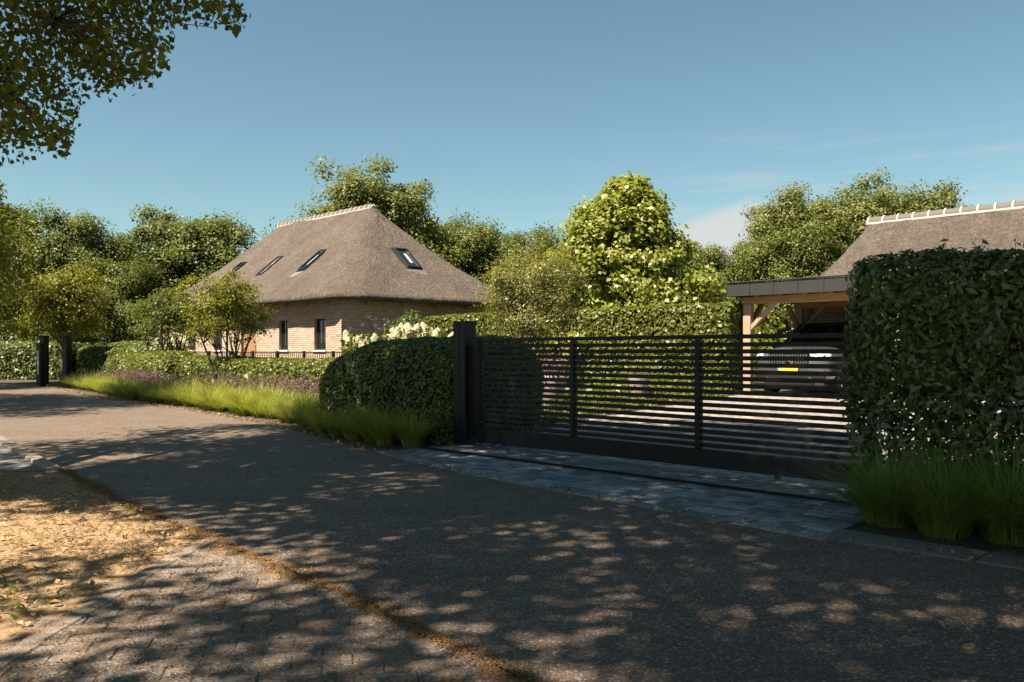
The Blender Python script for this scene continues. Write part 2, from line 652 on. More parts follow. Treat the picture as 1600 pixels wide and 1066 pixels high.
near_edge = [(6.0, -4.6), (3.0, -1.3), (1.2, 1.22), (.06, 2.64), (-.65, 3.53), (-1.69, 4.67), (-2.75, 5.85), (-3.93, 7.30), (-6.27, 10.19), (-11.0, 15.4),
             (-18.0, 21.2), (-30.0, 27.5), (-60, 36)]
far_edge = [(-60, 44), (-30.0, 33.0), (-14.66, 25.75), (-9.15, 18.45), (-5.59, 14.52), (-3.47, 11.87), (-2.10, 9.75), (-1.39, 8.58), (-.324, 7.02),
            (.149, 6.44), (.789, 5.70), (1.72, 4.60), (2.49, 4.00), (4.6, 1.6), (9.5, -3.6)]
road = sheet('road', wobble(near_edge, .018, .12, 1) + wobble(far_edge, .012, .12, 2), 0.0, M_asphalt)
tag(road, kind='structure')

# bed of earth behind the far road edge, where hedge, grasses and flowers grow
bed = sheet('planting_bed', [(-30.0, 32.9), (-14.66, 25.70), (-9.15, 18.40), (-5.59, 14.47), (-3.47, 11.82), (-2.10, 9.70), (-1.43, 8.62)] +
            [tuple(W(-6.98, 5.30).xy), tuple(W(-6.98, 9).xy), tuple(W(-9.0, 14.0).xy), tuple(W(-10.4, 18.0).xy), tuple(W(-22, 18).xy), (-14, 34)], -.012, M_soil)
tag(bed, kind='structure')
bed2 = sheet('planting_bed', [tuple(W(-2.15, 4.86).xy), tuple(W(6, 4.86).xy), tuple(W(6, 7.2).xy), tuple(W(-2.15, 7.2).xy)], -.006, M_soil)
tag(bed2, kind='structure')

# brick apron in the lower left corner and the dry verge beside it
apron = sheet('brick_pavement', [(-1.66, 1.0), (1.35, 1.0), (.06, 2.64), (-.65, 3.53), (-1.66, 4.64)], -.0085, M_sandjoint)
tag(apron, kind='structure')
verge = sheet('dry_verge', [(-1.70, -1.0), (-1.70, 4.45), (-1.68, 4.70), (-2.78, 5.88), (-3.97, 7.33), (-4.3, 7.2), (-9, 7.2), (-9, -1)], -.004, M_drysoil)
tag(verge, kind='structure')
cross = sheet('side_path', [(-3.99, 7.36), (-6.2, 10.1), (-9.5, 10.4), (-9, 7.25), (-4.3, 7.22)], -.002, M_kerb_d)
tag(cross, kind='structure')


def noisy_block(L, Wd, H, seed, bev=.008, rough=.004):
    """a small paving stone: bevelled, slightly uneven"""
    rg = random.Random(seed)
    bm = bmesh.new()
    x, y = L / 2, Wd / 2
    b = bev
    rings = [(x, y, -H), (x, y, -b), (x - b, y - b, 0)]
    vs = []
    jit = [(rg.uniform(-rough, rough), rg.uniform(-rough, rough)) for _ in range(4)]
    tops = [rg.uniform(-rough, rough * .5) for _ in range(4)]
    for (rx, ry, z) in rings:
        ring = []
        for i, (sx, sy) in enumerate(((-1, -1), (1, -1), (1, 1), (-1, 1))):
            ring.append(bm.verts.new((sx * rx + jit[i][0], sy * ry + jit[i][1], z + (tops[i] if z > -H else 0))))
        vs.append(ring)
    for a, c in zip(vs[:-1], vs[1:]):
        for i in range(4):
            j = (i + 1) % 4
            bm.faces.new((a[i], a[j], c[j], c[i]))
    bm.faces.new(vs[-1])
    me = bpy.data.meshes.new('stone')
    bm.to_mesh(me)
    bm.free()
    return me


def inside(poly, x, y):
    c = False
    n = len(poly)
    for i in range(n):
        x0, y0 = poly[i]
        x1, y1 = poly[i - 1]
        if (y0 > y) != (y1 > y) and x < (x1 - x0) * (y - y0) / (y1 - y0) + x0:
            c = not c
    return c


# pavers of the apron: herringbone of 20 x 10 cm concrete bricks
rg = random.Random(5)
paver_me = [noisy_block(.2005, .1005, .05, i, .004, .0015) for i in range(6)]
for me in paver_me: me.materials.append(M_paver)
apoly = [(-1.80, 2.0), (.58, 2.0), (.05, 2.64), (-.66, 3.52), (-1.66, 4.60), (-1.80, 4.5)]
ang = R(12)
# running rows laid across the apron, each row shifted by half a stone
for row in range(-2, 32):
    for k in range(-12, 16):
        lx = k * .203 + (.1015 if row % 2 else 0)
        ly = row * .103
        x = -.55 + lx * math.cos(ang) - ly * math.sin(ang)
        y = 1.9 + lx * math.sin(ang) + ly * math.cos(ang)
        if not inside(apoly, x, y): continue
        o = link('paver', paver_me[rg.randrange(6)], None, apron, (x, y, -.003 + rg.uniform(-.0025, .002)))
        o.rotation_euler = (rg.uniform(-.012, .012), rg.uniform(-.012, .012), ang + rg.uniform(-.012, .012) + (math.pi if rg.random() < .5 else 0))

# pale kerb between verge and apron
kerb = empty('kerb', (-1.735, 3.0, 0))
tag(kerb, kind='structure')
ky = 1.2
ki = 0
while ky < 4.5:
    L = .60
    me = MB().box(-.045, .045, .004, L - .004, -.12, .003).mesh('kerb_stone', bevel=.008)
    me.materials.append(M_kerb)
    dx = .05 * max(0, (ky - 3.9))
    o = link('kerb_stone', me, None, kerb, (dx + .0, ky - 3.0, 0), -.02 if ky < 3.9 else -.12)
    ky += L
    ki += 1
# edging along the planting on the right and along the side path
edging = empty('edging', tuple(W(-2.10, 4.68, 0)), GRID)
tag(edging, kind='structure')
for i in range(9):
    me = MB().box(.004, .796, -.14, .14, -.10, .006 + .003 * (i % 2)).mesh('edging_slab', bevel=.006)
    me.materials.append(M_kerb_d)
    link('edging_slab', me, None, edging, (i * .80, 0.0, 0))
edge2 = empty('edging', (-3.96, 7.34, 0), math.atan2(2.85, -2.32))
tag(edge2, kind='structure')
for i in range(6):
    me = MB().box(.004, .796, .01, .13, -.10, .03).mesh('edging_slab', bevel=.008)
    me.materials.append(M_kerb)
    link('edging_slab', me, None, edge2, (i * .80, 0, 0))

# cobbled forecourt and driveway
drive_poly = [(-7.02, 5.14), (-6.2, 4.95), (-5.19, 4.77), (-4.45, 4.70), (-3.47, 4.63), (-2.08, 4.52), (-2.12, 6.9), (.8, 8.0), (1.5, 24.5), (-10.4, 24.5), (-10.3, 18.6),
              (-9.3, 14.5), (-8.23, 10.33), (-7.0, 6.6)]
drive = sheet('driveway', [tuple(W(a, b).xy) for a, b in drive_poly], .001, M_greyjoint)
tag(drive, kind='structure')
rg = random.Random(11)
stones = []
b = 4.58
while b < 19:
    near = b < 6.5
    a = -10.5 + rg.uniform(0, .1)
    wrow = rg.uniform(.108, .125) if near else rg.uniform(.12, .14)
    while a < .9:
        L = rg.uniform(.125, .185) if near else rg.uniform(.15, .22)
        ca, cb = a + L / 2, b + wrow / 2
        ok = inside(drive_poly, ca, cb)
        if ok and abs(cb - 5.66) < .085 and -7 < ca < -2.2: ok = False      # slot of the gate track drain
        if ok and cb > 6.5 and ca > -1.6 and cb < 7.9: ok = False
        if ok: stones.append((ca, cb, L, wrow))
        a += L + .013
    b += wrow + .013
stones.sort(key=lambda s: W(s[0], s[1]).length if s[1] < 6.5 else 99)
cob_me = {}
for i in range(10):
    cob_me[i] = noisy_block(.1, .1, .06, 50 + i, .006, .0025)
    cob_me[i].materials.append(M_cobble)
big_v, big_f, far_v, far_f = [], [], [], []
for idx, (ca, cb, L, wr) in enumerate(stones):
    p = W(ca, cb)
    if idx < 300:
        o = link('cobble', cob_me[idx % 10], None, drive, (p.x, p.y, rg.uniform(.0045, .010)))
        o.rotation_euler = (rg.uniform(-.025, .025), rg.uniform(-.025, .025), GRID + rg.uniform(-.03, .03))
        o.scale = (L / .1, wr / .1, 1)
        continue
    V, F = (big_v, big_f) if cb < 6.5 else (far_v, far_f)
    n = len(V)
    t = .012
    z = rg.uniform(.005, .010)
    for (sx, sy, zz) in ((-1, -1, -.03), (1, -1, -.03), (1, 1, -.03), (-1, 1, -.03), (-1, -1, z), (1, -1, z), (1, 1, z), (-1, 1, z)):
        ins = t if zz > -.02 else 0
        q = W(ca + sx * (L / 2 - ins), cb + sy * (wr / 2 - ins))
        V.append((q.x, q.y, zz + rg.uniform(-.002, .002)))
    F += [(n + 4, n + 5, n + 6, n + 7), (n, n + 1, n + 5, n + 4), (n + 1, n + 2, n + 6, n + 5), (n + 2, n + 3, n + 7, n + 6), (n + 3, n, n + 4, n + 7)]
for V, F, m in ((big_v, big_f, M_cobble), (far_v, far_f, M_driveway)):
    if V:
        o = link('cobble_field', fast_mesh('cobble_field', np.array(V), np.array(F)), m, drive)
        o['kind'] = 'stuff'
# border course of long stones along the asphalt
border = [(-7.05, 5.09), (-6.2, 4.88), (-5.19, 4.73), (-4.45, 4.66), (-3.47, 4.59), (-2.04, 4.47)]
for (a0, b0), (a1, b1) in zip(border[:-1], border[1:]):
    L = math.hypot(a1 - a0, b1 - b0)
    n = max(1, round(L / .2))
    for i in range(n):
        t = (i + .5) / n
        p = W(a0 + (a1 - a0) * t, b0 + (b1 - b0) * t + .03)
        o = link('border_stone', cob_me[i % 10], None, drive, (p.x, p.y, .006 + rg.uniform(-.001, .001)))
        o.rotation_euler = (0, 0, GRID + math.atan2(b1 - b0, a1 - a0))
        o.scale = (L / n * .97 / .1, .75, 1)
# drain / track slot in front of the gate
slot = MB().box(-7.0, -2.25, 5.60, 5.615, -.03, .009).box(-7.0, -2.25, 5.70, 5.715, -.03, .009).box(-7.0, -2.25, 5.615, 5.70, -.05, .0025)
k = -6.98
while k < -2.3:
    slot.box(k, k + .012, 5.614, 5.701, .001, .007)
    k += .03
so = slot.build('track_drain', M_iron, None)
so.rotation_euler = (0, 0, GRID)
tag(so, 'black slotted track drain across the cobbles before the gate', 'drain')

# ------------------------------------------------------------------ sliding gate, post
GB = 6.245
gate = empty('sliding_gate', W(-6.77, GB), GRID)
tag(gate, 'black sliding gate of thin horizontal slats across the driveway', 'gate')
GL = 4.32
MB().box(0, GL, -.05, .05, .05, .205).build('bottom_beam', M_black, gate, bevel=.004)
MB().box(0, GL, -.03, .03, 1.150, 1.185).build('top_rail', M_black, gate, bevel=.003)
stiles = [0.0, 1.36, 2.79, GL - .05]
for i, x in enumerate(stiles):
    MB().box(x, x + .05, -.031, .031, .2055, 1.149).build('stile', M_black, gate, bevel=.003)
pitch = .0575
slat_me = {}
for x0, x1 in zip(stiles[:-1], stiles[1:]):
    L = x1 - x0 - .05
    key = round(L, 3)
    if key not in slat_me:
        slat_me[key] = MB().box(0, L, -.016, .016, -.018, .018).mesh('slat', bevel=.003)
        slat_me[key].materials.append(M_black)
    for k in range(16):
        z = 1.150 - pitch * (k + .85)
        if z < .23: continue
        link('slat', slat_me[key], None, gate, (x0 + .05, 0, z))
for x in (3.55,):
    MB().box(x, x + .05, -.056, -.05, .02, .06).build('wheel_cover', M_black, gate)

post = empty('gate_post', W(-6.95, 6.20), GRID)
tag(post, 'tall dark bronze gate post beside the rounded hedge', 'gate post')
MB().box(-.10, .004, -.085, .085, -.05, 1.37).build('post_housing', M_post, post, bevel=.006)
MB().box(.007, .10, -.085, .085, -.05, 1.37).build('post_channel', M_post, post, bevel=.006)
MB().box(.10, .13, -.03, .05, .1, 1.1).build('gate_stop', M_black, post, bevel=.003)
MB().box(-.105, .105, -.09, .095, 1.3705, 1.377).build('post_cap', M_post, post)

# ------------------------------------------------------------------ thatched house


def rounded_rect(x0, x1, y0, y1, r, ns=26, nc=8):
    r = min(r, (x1 - x0) / 2 - .005, (y1 - y0) / 2 - .005)
    pts = []
    corners = [(x1 - r, y0 + r, -90), (x1 - r, y1 - r, 0), (x0 + r, y1 - r, 90), (x0 + r, y0 + r, 180)]
    for i, (cx, cy, a0) in enumerate(corners):
        arc = [(cx + r * math.cos(R(a0 + 90 * k / nc)), cy + r * math.sin(R(a0 + 90 * k / nc))) for k in range(nc + 1)]
        nx = corners[(i + 1) % 4]
        st = (nx[0] + r * math.cos(R(nx[2])), nx[1] + r * math.sin(R(nx[2])))
        pts += arc
        for k in range(1, ns):
            t = k / ns
            pts.append((arc[-1][0] + (st[0] - arc[-1][0]) * t, arc[-1][1] + (st[1] - arc[-1][1]) * t))
    return pts


def thatch_roof(name, parent, x0, x1, y0, y1, rx0, rx1, ze, zr, over, thick=.30, cr=.9, n=26, flare=.06, ns=26):
    """hip roof of thatch with soft hips. x0..x1,y0..y1 walls, ridge rx0..rx1"""
    yc = (y0 + y1) / 2
    verts, faces = [], []
    rings = []
    ex0, ex1, ey0, ey1 = x0 - over, x1 + over, y0 - over, y1 + over
    rings.append((ex0 + over - .02, ex1 - over + .02, ey0 + over - .02, ey1 - over + .02, ze + .12, cr * .5))     # soffit
    rings.append((ex0 + .10, ex1 - .10, ey0 + .10, ey1 - .10, ze - .02, cr))
    rings.append((ex0 + .01, ex1 - .01, ey0 + .01, ey1 - .01, ze + .03, cr))
    for k in range(n + 1):
        t = k / n
        f = t
        z = ze + .16 + (zr - ze - .16) * (t - flare * math.sin(math.pi * t))
        rings.append((ex0 + (rx0 - ex0) * f, ex1 + (rx1 - ex1) * f, ey0 + (yc - .1 - ey0) * f, ey1 + (yc + .1 - ey1) * f, z, cr * (1 - t) + .35 * t))
    m = None
    rgx = random.Random(len(name) + int(zr * 10))
    for ri, (a, b, c, d, z, r) in enumerate(rings):
        pts = rounded_rect(a, b, c, d, r, ns)
        m = len(pts)
        for (x, y) in pts:
            j = .018 if ri > 2 else .012
            sag = .03 * math.sin(x * 1.3 + 1) * math.sin(z * 1.7 + x * .4)
            verts.append((x + rgx.uniform(-j, j), y + rgx.uniform(-j, j), z + rgx.uniform(-j, j) * .7 + (sag if ri > 3 else 0)))
    for i in range(len(rings) - 1):
        for k in range(m):
            a, b = i * m + k, i * m + (k + 1) % m
            faces.append((a, b, b + m, a + m))
    faces.append(tuple((len(rings) - 1) * m + k for k in range(m)))
    me = bpy.data.meshes.new(name)
    me.from_pydata(verts, [], faces)
    me.shade_smooth()
    return link(name, me, M_thatch, parent)


def ridge_caps(roof, rx0, rx1, y, z, pitch, rad=.17):
    """half-round ridge tiles with pale mortar bands, one object each"""
    n = max(2, round((rx1 - rx0) / pitch))
    p = (rx1 - rx0) / n
    arc = [(math.cos(math.pi * k / 8), math.sin(math.pi * k / 8)) for k in range(9)]

    def half(L, r):
        b = MB()
        vs = [(0, r * c, r * s * 1.05) for c, s in arc] + [(L, r * c, r * s * 1.05) for c, s in arc]
        vs += [(0, r * .8 * c, r * .8 * s) for c, s in arc] + [(L, r * .8 * c, r * .8 * s) for c, s in arc]
        fs = [(k, k + 1, k + 10, k + 9) for k in range(8)] + [(18 + k, 27 + k, 28 + k, 19 + k) for k in range(8)]
        fs += [(k, 18 + k, 19 + k, k + 1) for k in range(8)] + [(9 + k, 10 + k, 28 + k, 27 + k) for k in range(8)]
        fs += [(0, 9, 27, 18), (8, 26, 35, 17)]
        b.add(vs, fs)
        return b.mesh('cap')
    t_me = half(p - .05, rad)
    t_me.materials.append(M_tile)
    b_me = half(.05, rad * 1.12)
    b_me.materials.append(M_mortar)
    for i in range(n):
        link('ridge_tile', t_me, None, roof, (rx0 + i * p + .025, y, z))
    for i in range(n + 1):
        link('mortar_band', b_me, None, roof, (rx0 + i * p - .03, y, z + random.Random(i).uniform(-.006, .006)))
    for s in (-1, 1):
        link('mortar_skirt', MB().box(rx0 - .03, rx1 + .03, y + s * rad * 1.04 - .028, y + s * rad * 1.04 + .028, z - .05, z + .012).mesh('skirt', bevel=.01), M_mortar, roof)
    for xx, sg in ((rx0 - .02, -1), (rx1 + .02, 1)):
        link('ridge_end', MB().tube([(xx, y, z - .02), (xx + sg * .04, y, z - .03)], [rad * 1.0, rad * .8], 14).mesh('ridge_end'), M_mortar, roof)


def wall_with_holes(mb, axis, L0, L1, z0, z1, pos, th, holes):
    """a wall slab along local x (axis 0) or y (axis 1) at pos, thickness th inward; holes (c0,c1,z0,z1)"""
    xs = sorted({L0, L1, *[h[0] for h in holes], *[h[1] for h in holes]})
    zs = sorted({z0, z1, *[h[2] for h in holes], *[h[3] for h in holes]})
    for i in range(len(xs) - 1):
        for j in range(len(zs) - 1):
            cx, cz = (xs[i] + xs[i + 1]) / 2, (zs[j] + zs[j + 1]) / 2
            if any(h[0] < cx < h[1] and h[2] < cz < h[3] for h in holes): continue
            lo, hi = min(pos, pos + th), max(pos, pos + th)
            if axis == 0: mb.box(xs[i], xs[i + 1], lo, hi, zs[j], zs[j + 1])
            else: mb.box(lo, hi, xs[i], xs[i + 1], zs[j], zs[j + 1])


HL, HW, ZE, ZR = 14.8, 8.0, 2.72, 6.75
house = empty('thatched_house', (-5.6, 27.3, 0), GRID)
tag(house, 'brick house with a large thatched hipped roof and white banded ridge', 'house')
front_win = [(-1.65, -.93, 1.07, 2.13), (-4.01, -3.38, 1.07, 2.13), (-9.2, -8.5, 1.07, 2.13), (-11.6, -10.9, 1.07, 2.13)]
door_hole = (-6.9, -5.7, .05, 2.2)
mb = MB()
wall_with_holes(mb, 0, -HL, 0, 0, ZE + .12, 0, .25, front_win + [door_hole])
mb.build('wall', M_brick, house)
mb = MB()
wall_with_holes(mb, 1, .25, HW, 0, ZE + .12, -.25, .248, [(5.3, 6.0, 1.07, 2.13)])
mb.build('wall', M_brick, house)
MB().box(-HL, -.252, HW - .25, HW, 0, ZE + .1).build('wall', M_brick, house)
MB().box(-HL, -HL + .25, .252, HW - .252, 0, ZE + .1).build('wall', M_brick, house)
MB().box(-HL + .3, -.3, .4, HW - .3, .0, .05).build('floor', M_wall_in, house)


def house_window(x0, x1, z0, z1):
    w = MB()
    w.box(x0, x1, .10, .16, z0, z0 + .06).box(x0, x1, .10, .16, z1 - .06, z1)
    w.box(x0, x0 + .06, .10, .16, z0 + .06, z1 - .06).box(x1 - .06, x1, .10, .16, z0 + .06, z1 - .06)
    w.box((x0 + x1) / 2 - .02, (x0 + x1) / 2 + .02, .11, .15, z0 + .06, z1 - .06)
    f = w.build('window', M_frame, house)
    link('pane', MB().box(x0 + .06, x1 - .06, .125, .135, z0 + .06, z1 - .06).mesh('pane'), M_glass, f)
    link('blind', MB().box(x0 + .07, x1 - .07, .20, .22, z0 + .5, z1 - .08).mesh('blind'), M_blind, f)
    link('sill', MB().box(x0 - .05, x1 + .05, -.06, .12, z0 - .06, z0 - .002).mesh('sill', bevel=.006), M_stonesill, f)
    return f


for x0, x1, z0, z1 in front_win: house_window(x0, x1, z0, z1)
sw = MB()
sw.box(-.16, -.10, 5.3, 6.0, 1.07, 1.13).box(-.16, -.10, 5.3, 6.0, 2.07, 2.13).box(-.16, -.10, 5.3, 5.36, 1.13, 2.07).box(-.16, -.10, 5.94, 6.0, 1.13, 2.07)
f = sw.build('window', M_frame, house)
link('pane', MB().box(-.135, -.125, 5.36, 5.94, 1.13, 2.07).mesh('pane'), M_glass, f)
d = MB()
for k in range(6): d.box(-6.88 + k * .195, -6.88 + k * .195 + .188, .10, .15, .06, 2.19)
d = d.build('door', M_timber, house)
link('door_handle', MB().box(-5.86, -5.82, .05, .10, .9, 1.25).mesh('door_handle'), M_iron, d)
roof = thatch_roof('roof', house, -HL, 0, 0, HW, -10.95, -3.83, ZE, ZR, .62, cr=1.3)
ridge_caps(roof, -10.95, -3.86, HW / 2, ZR - .08, .33)
for k in range(11):                                             # gutter-less eave: rafter ends at the wall head
    MB().box(-.9 - k * 1.3, -.78 - k * 1.3, -.22, -.002, ZE - .12, ZE + .02).build('rafter_end', M_oakpost, house)
for k in range(5):
    MB().box(.002, .22, .9 + k * 1.5, 1.02 + k * 1.5, ZE - .12, ZE + .02).build('rafter_end', M_oakpost, house)


def skylight(parent, origin, ax, up, w, h):
    """roof window lying on a roof plane: origin = centre, ax across, up = up the slope"""
    ax, up = Vector(ax).normalized(), Vector(up).normalized()
    nrm = ax.cross(up)
    if nrm.z < 0: nrm = -nrm
    o = Vector(origin)

    def slab(cx, cy, sx, sy, z0, z1, name, mat, par):
        vs = []
        for z in (z0, z1):
            for (a, b) in ((-1, -1), (1, -1), (1, 1), (-1, 1)):
                vs.append(o + ax * (cx + a * sx / 2) + up * (cy + b * sy / 2) + nrm * z)
        m = MB().add(vs, [(3, 2, 1, 0), (4, 5, 6, 7), (0, 1, 5, 4), (1, 2, 6, 5), (2, 3, 7, 6), (3, 0, 4, 7)])
        return m.build(name, mat, par)
    f = slab(0, 0, w + .14, h + .14, -.30, .015, 'skylight', M_frame, parent)
    slab(0, 0, w - .12, h - .12, .016, .022, 'pane', M_glass, f)
    for sx in (-1, 1): slab(sx * (w / 2 - .02), 0, .07, h, .016, .07, 'skylight_frame', M_frame, f)
    for sy in (-1, 1): slab(0, sy * (h / 2 - .02), w - .13, .07, .016, .07, 'skylight_frame', M_frame, f)
    slab(0, -h / 2 - .26, w + .24, .30, -.08, .004, 'flashing', M_lead, f)
    slab(.04, .0, .12, h * .5, .023, .028, 'blind', M_blind, f)


sl = Vector((0, HW / 2 + .62, ZR - ZE - .16)).normalized()
for s in (4.16, 7.35, 10.5, 12.2):
    if s > 11: continue
    c = Vector((-s, -.62, ZE + .16)) + sl * 2.75 + Vector((0, 0, -.20))
    skylight(roof, c, (1, 0, 0), sl, .44, 1.25)
sr = Vector((-(3.83 + .62), 0, ZR - ZE - .16)).normalized()
skylight(roof, Vector((.62, 3.84, ZE + .16)) + sr * 2.75 + Vector((0, 0, -.20)), (0, 1, 0), sr, .60, 1.15)

# ------------------------------------------------------------------ thatched barn on the right
barn = empty('thatched_barn', (10.34, 24.0, 0), GRID)
tag(barn, 'thatched barn roof behind the carport and tall hedge', 'barn')
BH = 2.5
MB().box(-1.0, 11.8, -2.1, -1.9, 0, 2.45).build('wall', M_brick, barn)
MB().box(-1.0, 11.8, 1.9, 2.1, 0, 2.45).build('wall', M_brick, barn)
MB().box(-1.0, -.8, -1.899, 1.899, 0, 2.44).build('wall', M_brick, barn)
MB().box(11.6, 11.8, -1.899, 1.899, 0, 2.44).build('wall', M_brick, barn)
broof = thatch_roof('roof', barn, -1.0, 11.8, -2.1, 2.1, 0.0, 10.6, 2.35, 4.78, .42, cr=.7, ns=40)
ridge_caps(broof, 0.0, 10.6, 0, 4.70, .40, .18)

# ------------------------------------------------------------------ carport
cp = empty('carport', W(-10.57, 18.69), GRID)
tag(cp, 'oak framed carport with anthracite zinc fascia and flat roof', 'carport')
CW, CD = 6.6, 5.6
MB().box(-.22, CW + .2, -.28, CD + .2, 2.48, 2.66).build('roof_deck', M_zinc_t, cp)
k = 0
x = -.26
while x < CW:
    w = .62
    MB().box(x, x + w - .012, -.318, -.281, 2.385, 2.70).build('fascia_panel', M_zinc, cp, bevel=.003)
    MB().box(x + w - .012, x + w, -.336, -.281, 2.382, 2.715).build('standing_seam', M_zinc_t, cp)
    x += w
MB().box(-.29, CW + .2, -.35, -.20, 2.716, 2.742).build('roof_trim', M_zinc_t, cp, bevel=.004)
for kk in range(9):
    MB().box(-.262, -.222, -.28 + kk * .64, -.28 + kk * .64 + .63, 2.385, 2.70).build('fascia_panel', M_zinc, cp)
for y in (0.0, 2.75, CD - .2):
    MB().box(-.02, CW, y + .01, y + .19, 2.20, 2.38).build('beam', M_oakbeam, cp, bevel=.006)
for y in (0.0, 2.75, CD - .2):
    for xx in (0.0, 3.55, CW - .2):
        MB().box(xx, xx + .2, y, y + .2, -.02, 2.198).build('post', M_oakpost, cp, bevel=.008)
for y in (0.0, 2.75, CD - .2):
    for xx, sg in ((.2, 1), (3.55, -1), (3.75, 1), (CW - .2, -1)):
        MB().beam((xx - sg * .03, y + .1, 1.60), (xx + sg * .62, y + .1, 2.23), .09, .13, (0, 1, 0)).build('brace', M_oakpost, cp)
for xx in (0.05, 3.6, CW - .15):
    for y, sg in ((.2, 1), (2.75, -1), (2.95, 1), (CD - .2, -1)):
        MB().beam((xx + .05, y - sg * .03, 1.62), (xx + .05, y + sg * .58, 2.23), .09, .12, (1, 0, 0)).build('brace', M_oakbeam, cp)
for i in range(10):
    xx = .35 + i * .62
    MB().box(xx, xx + .08, -.1, CD, 2.382, 2.478).build('rafter', M_oakbeam, cp)
for i in range(13):
    MB().box(2.9, CW, CD + .01, CD + .04, .05 + i * .165, .05 + i * .165 + .155).build('wall_board', M_timber, cp)
for i in range(13):
    MB().box(CW + .01, CW + .04, 1.2, CD, .05 + i * .165, .05 + i * .165 + .155).build('wall_board', M_timber, cp)

# ------------------------------------------------------------------ car (front towards the gate)


def loft(stations, n=20, power=3.2):
    """stations: (y, halfwidth, z0, z1) -> superellipse sections along y"""
    vs, fs = [], []
    for (y, hw, z0, z1) in stations:
        zc, hz = (z0 + z1) / 2, (z1 - z0) / 2
        for k in range(n):
            a = 2 * math.pi * k / n
            c, s = math.cos(a), math.sin(a)
            vs.append((hw * math.copysign(abs(c) ** (2 / power), c), y, zc + hz * math.copysign(abs(s) ** (2 / power), s)))
    for i in range(len(stations) - 1):
        for k in range(n):
            a, b = i * n + k, i * n + (k + 1) % n
            fs.append((a, a + n, b + n, b))
    fs.append(tuple(range(n)))
    fs.append(tuple((len(stations) - 1) * n + k for k in reversed(range(n))))
    return MB().add(vs, fs)


car = empty('parked_car', W(-9.20, 18.35), GRID)
tag(car, 'silver grey car with chrome grille parked under the carport', 'car')
body = loft([(0.00, .70, .48, .92), (.06, .84, .34, 1.02), (.22, .93, .27, 1.08), (.60, .965, .25, 1.13), (1.15, .975, .25, 1.18), (1.55, .975, .25, 1.20),
             (3.0, .98, .25, 1.20), (4.3, .97, .27, 1.20), (4.75, .93, .34, 1.15), (4.9, .80, .45, 1.05)], 28, 4.2).build('body', M_carpaint, car, True)
loft([(1.30, .80, 1.05, 1.20), (1.62, .80, 1.06, 1.42), (2.15, .77, 1.08, 1.70), (2.5, .755, 1.1, 1.745), (3.4, .75, 1.1, 1.74), (4.1, .74, 1.1, 1.66), (4.6, .74, 1.1, 1.38), (4.75, .74, 1.08, 1.2)],
     28, 5).build('greenhouse', M_carglass, car, True)
loft([(2.12, .70, 1.690, 1.72), (2.5, .72, 1.735, 1.772), (3.4, .72, 1.73, 1.768), (4.1, .70, 1.65, 1.69)], 20, 5).build('roof_panel', M_carblack, car, True)
for s in (-1, 1):
    MB().beam((s * .80, 1.33, 1.2), (s * .745, 2.2, 1.715), .05, .05).build('pillar', M_carblack, car)
grille = MB().box(-.50, .50, -.022, .06, .66, .99).build('grille', M_carblack, car, bevel=.02)
for i in range(15):
    x = -.455 + i * .065
    if abs(x) < .10:
        continue
    MB().box(x - .012, x + .012, -.040, -.022, .68, .97).build('grille_bar', M_chrome, grille)
MB().box(-.52, .52, -.035, .0, .985, 1.005).build('grille_trim', M_chrome, grille)
ring = MB()
ring.tube([(.115 * math.cos(2 * math.pi * k / 24), -.05, .83 + .115 * math.sin(2 * math.pi * k / 24)) for k in range(25)], .012, 6, False)
for a in (90, 210, 330):
    ring.tube([(0, -.055, .83), (.11 * math.cos(R(a)), -.05, .83 + .11 * math.sin(R(a)))], [.022, .004], 6)
ring.build('emblem', M_chrome, grille)
for s in (-1, 1):
    hl = loft([(-.005, .10, .86, .93), (.02, .17, .82, .98), (.10, .19, .82, 1.0), (.22, .17, .86, 1.0)], 16, 2.6)
    hl.v = [(x + s * .735, y + abs(x * .35 + .1 * 0) * 0 + .035 + (.10 if s * x > .05 else 0), z) for x, y, z in hl.v]
    hl.build('headlight', M_lamp, car, True)
    for zz, ww in ((.55, .26), (.43, .30)):
        MB().beam((s * .50, -.02, zz - .03), (s * (.50 + ww), .10, zz + .03), .03, .045).build('bumper_trim', M_chrome, car)
    MB().box(s * .68 - .20, s * .68 + .20, .0, .08, .40, .60).build('air_intake', M_carblack, car, bevel=.02)
    mr = loft([(1.45, .03, 1.14, 1.22), (1.48, .12, 1.10, 1.28), (1.58, .11, 1.10, 1.28), (1.62, .05, 1.14, 1.24)], 14, 3)
    mr.v = [(x + s * 1.06, y, z) for x, y, z in mr.v]
    mr.build('mirror', M_carpaint, car, True)
MB().box(-.62, .62, -.015, .10, .26, .52).build('lower_grille', M_carblack, car, bevel=.02)
MB().box(-.85, .85, .02, .3, .235, .30).build('front_skirt', M_carblack, car, bevel=.02)
pl = MB().box(-.26, .26, -.050, -.038, .565, .675).build('number_plate', M_plate, car)
link('country_strip', MB().box(-.26, -.215, -.052, -.0505, .567, .673).mesh('country_strip'), M_plateblue, pl)
for s in (-1, 1):
    for y in (.85, 3.9):
        wv = MB().tube([(s * .98, y, .36), (s * .955, y, .36), (s * .74, y, .36)], [.33, .36, .36], 28)
        t = wv.build('wheel', M_tyre, car)
        rim = MB().tube([(s * .985, y, .36), (s * .99, y, .36)], [.25, .23], 20)
        link('rim', rim.mesh('rim'), M_chrome, t)

# ------------------------------------------------------------------ vegetation builders


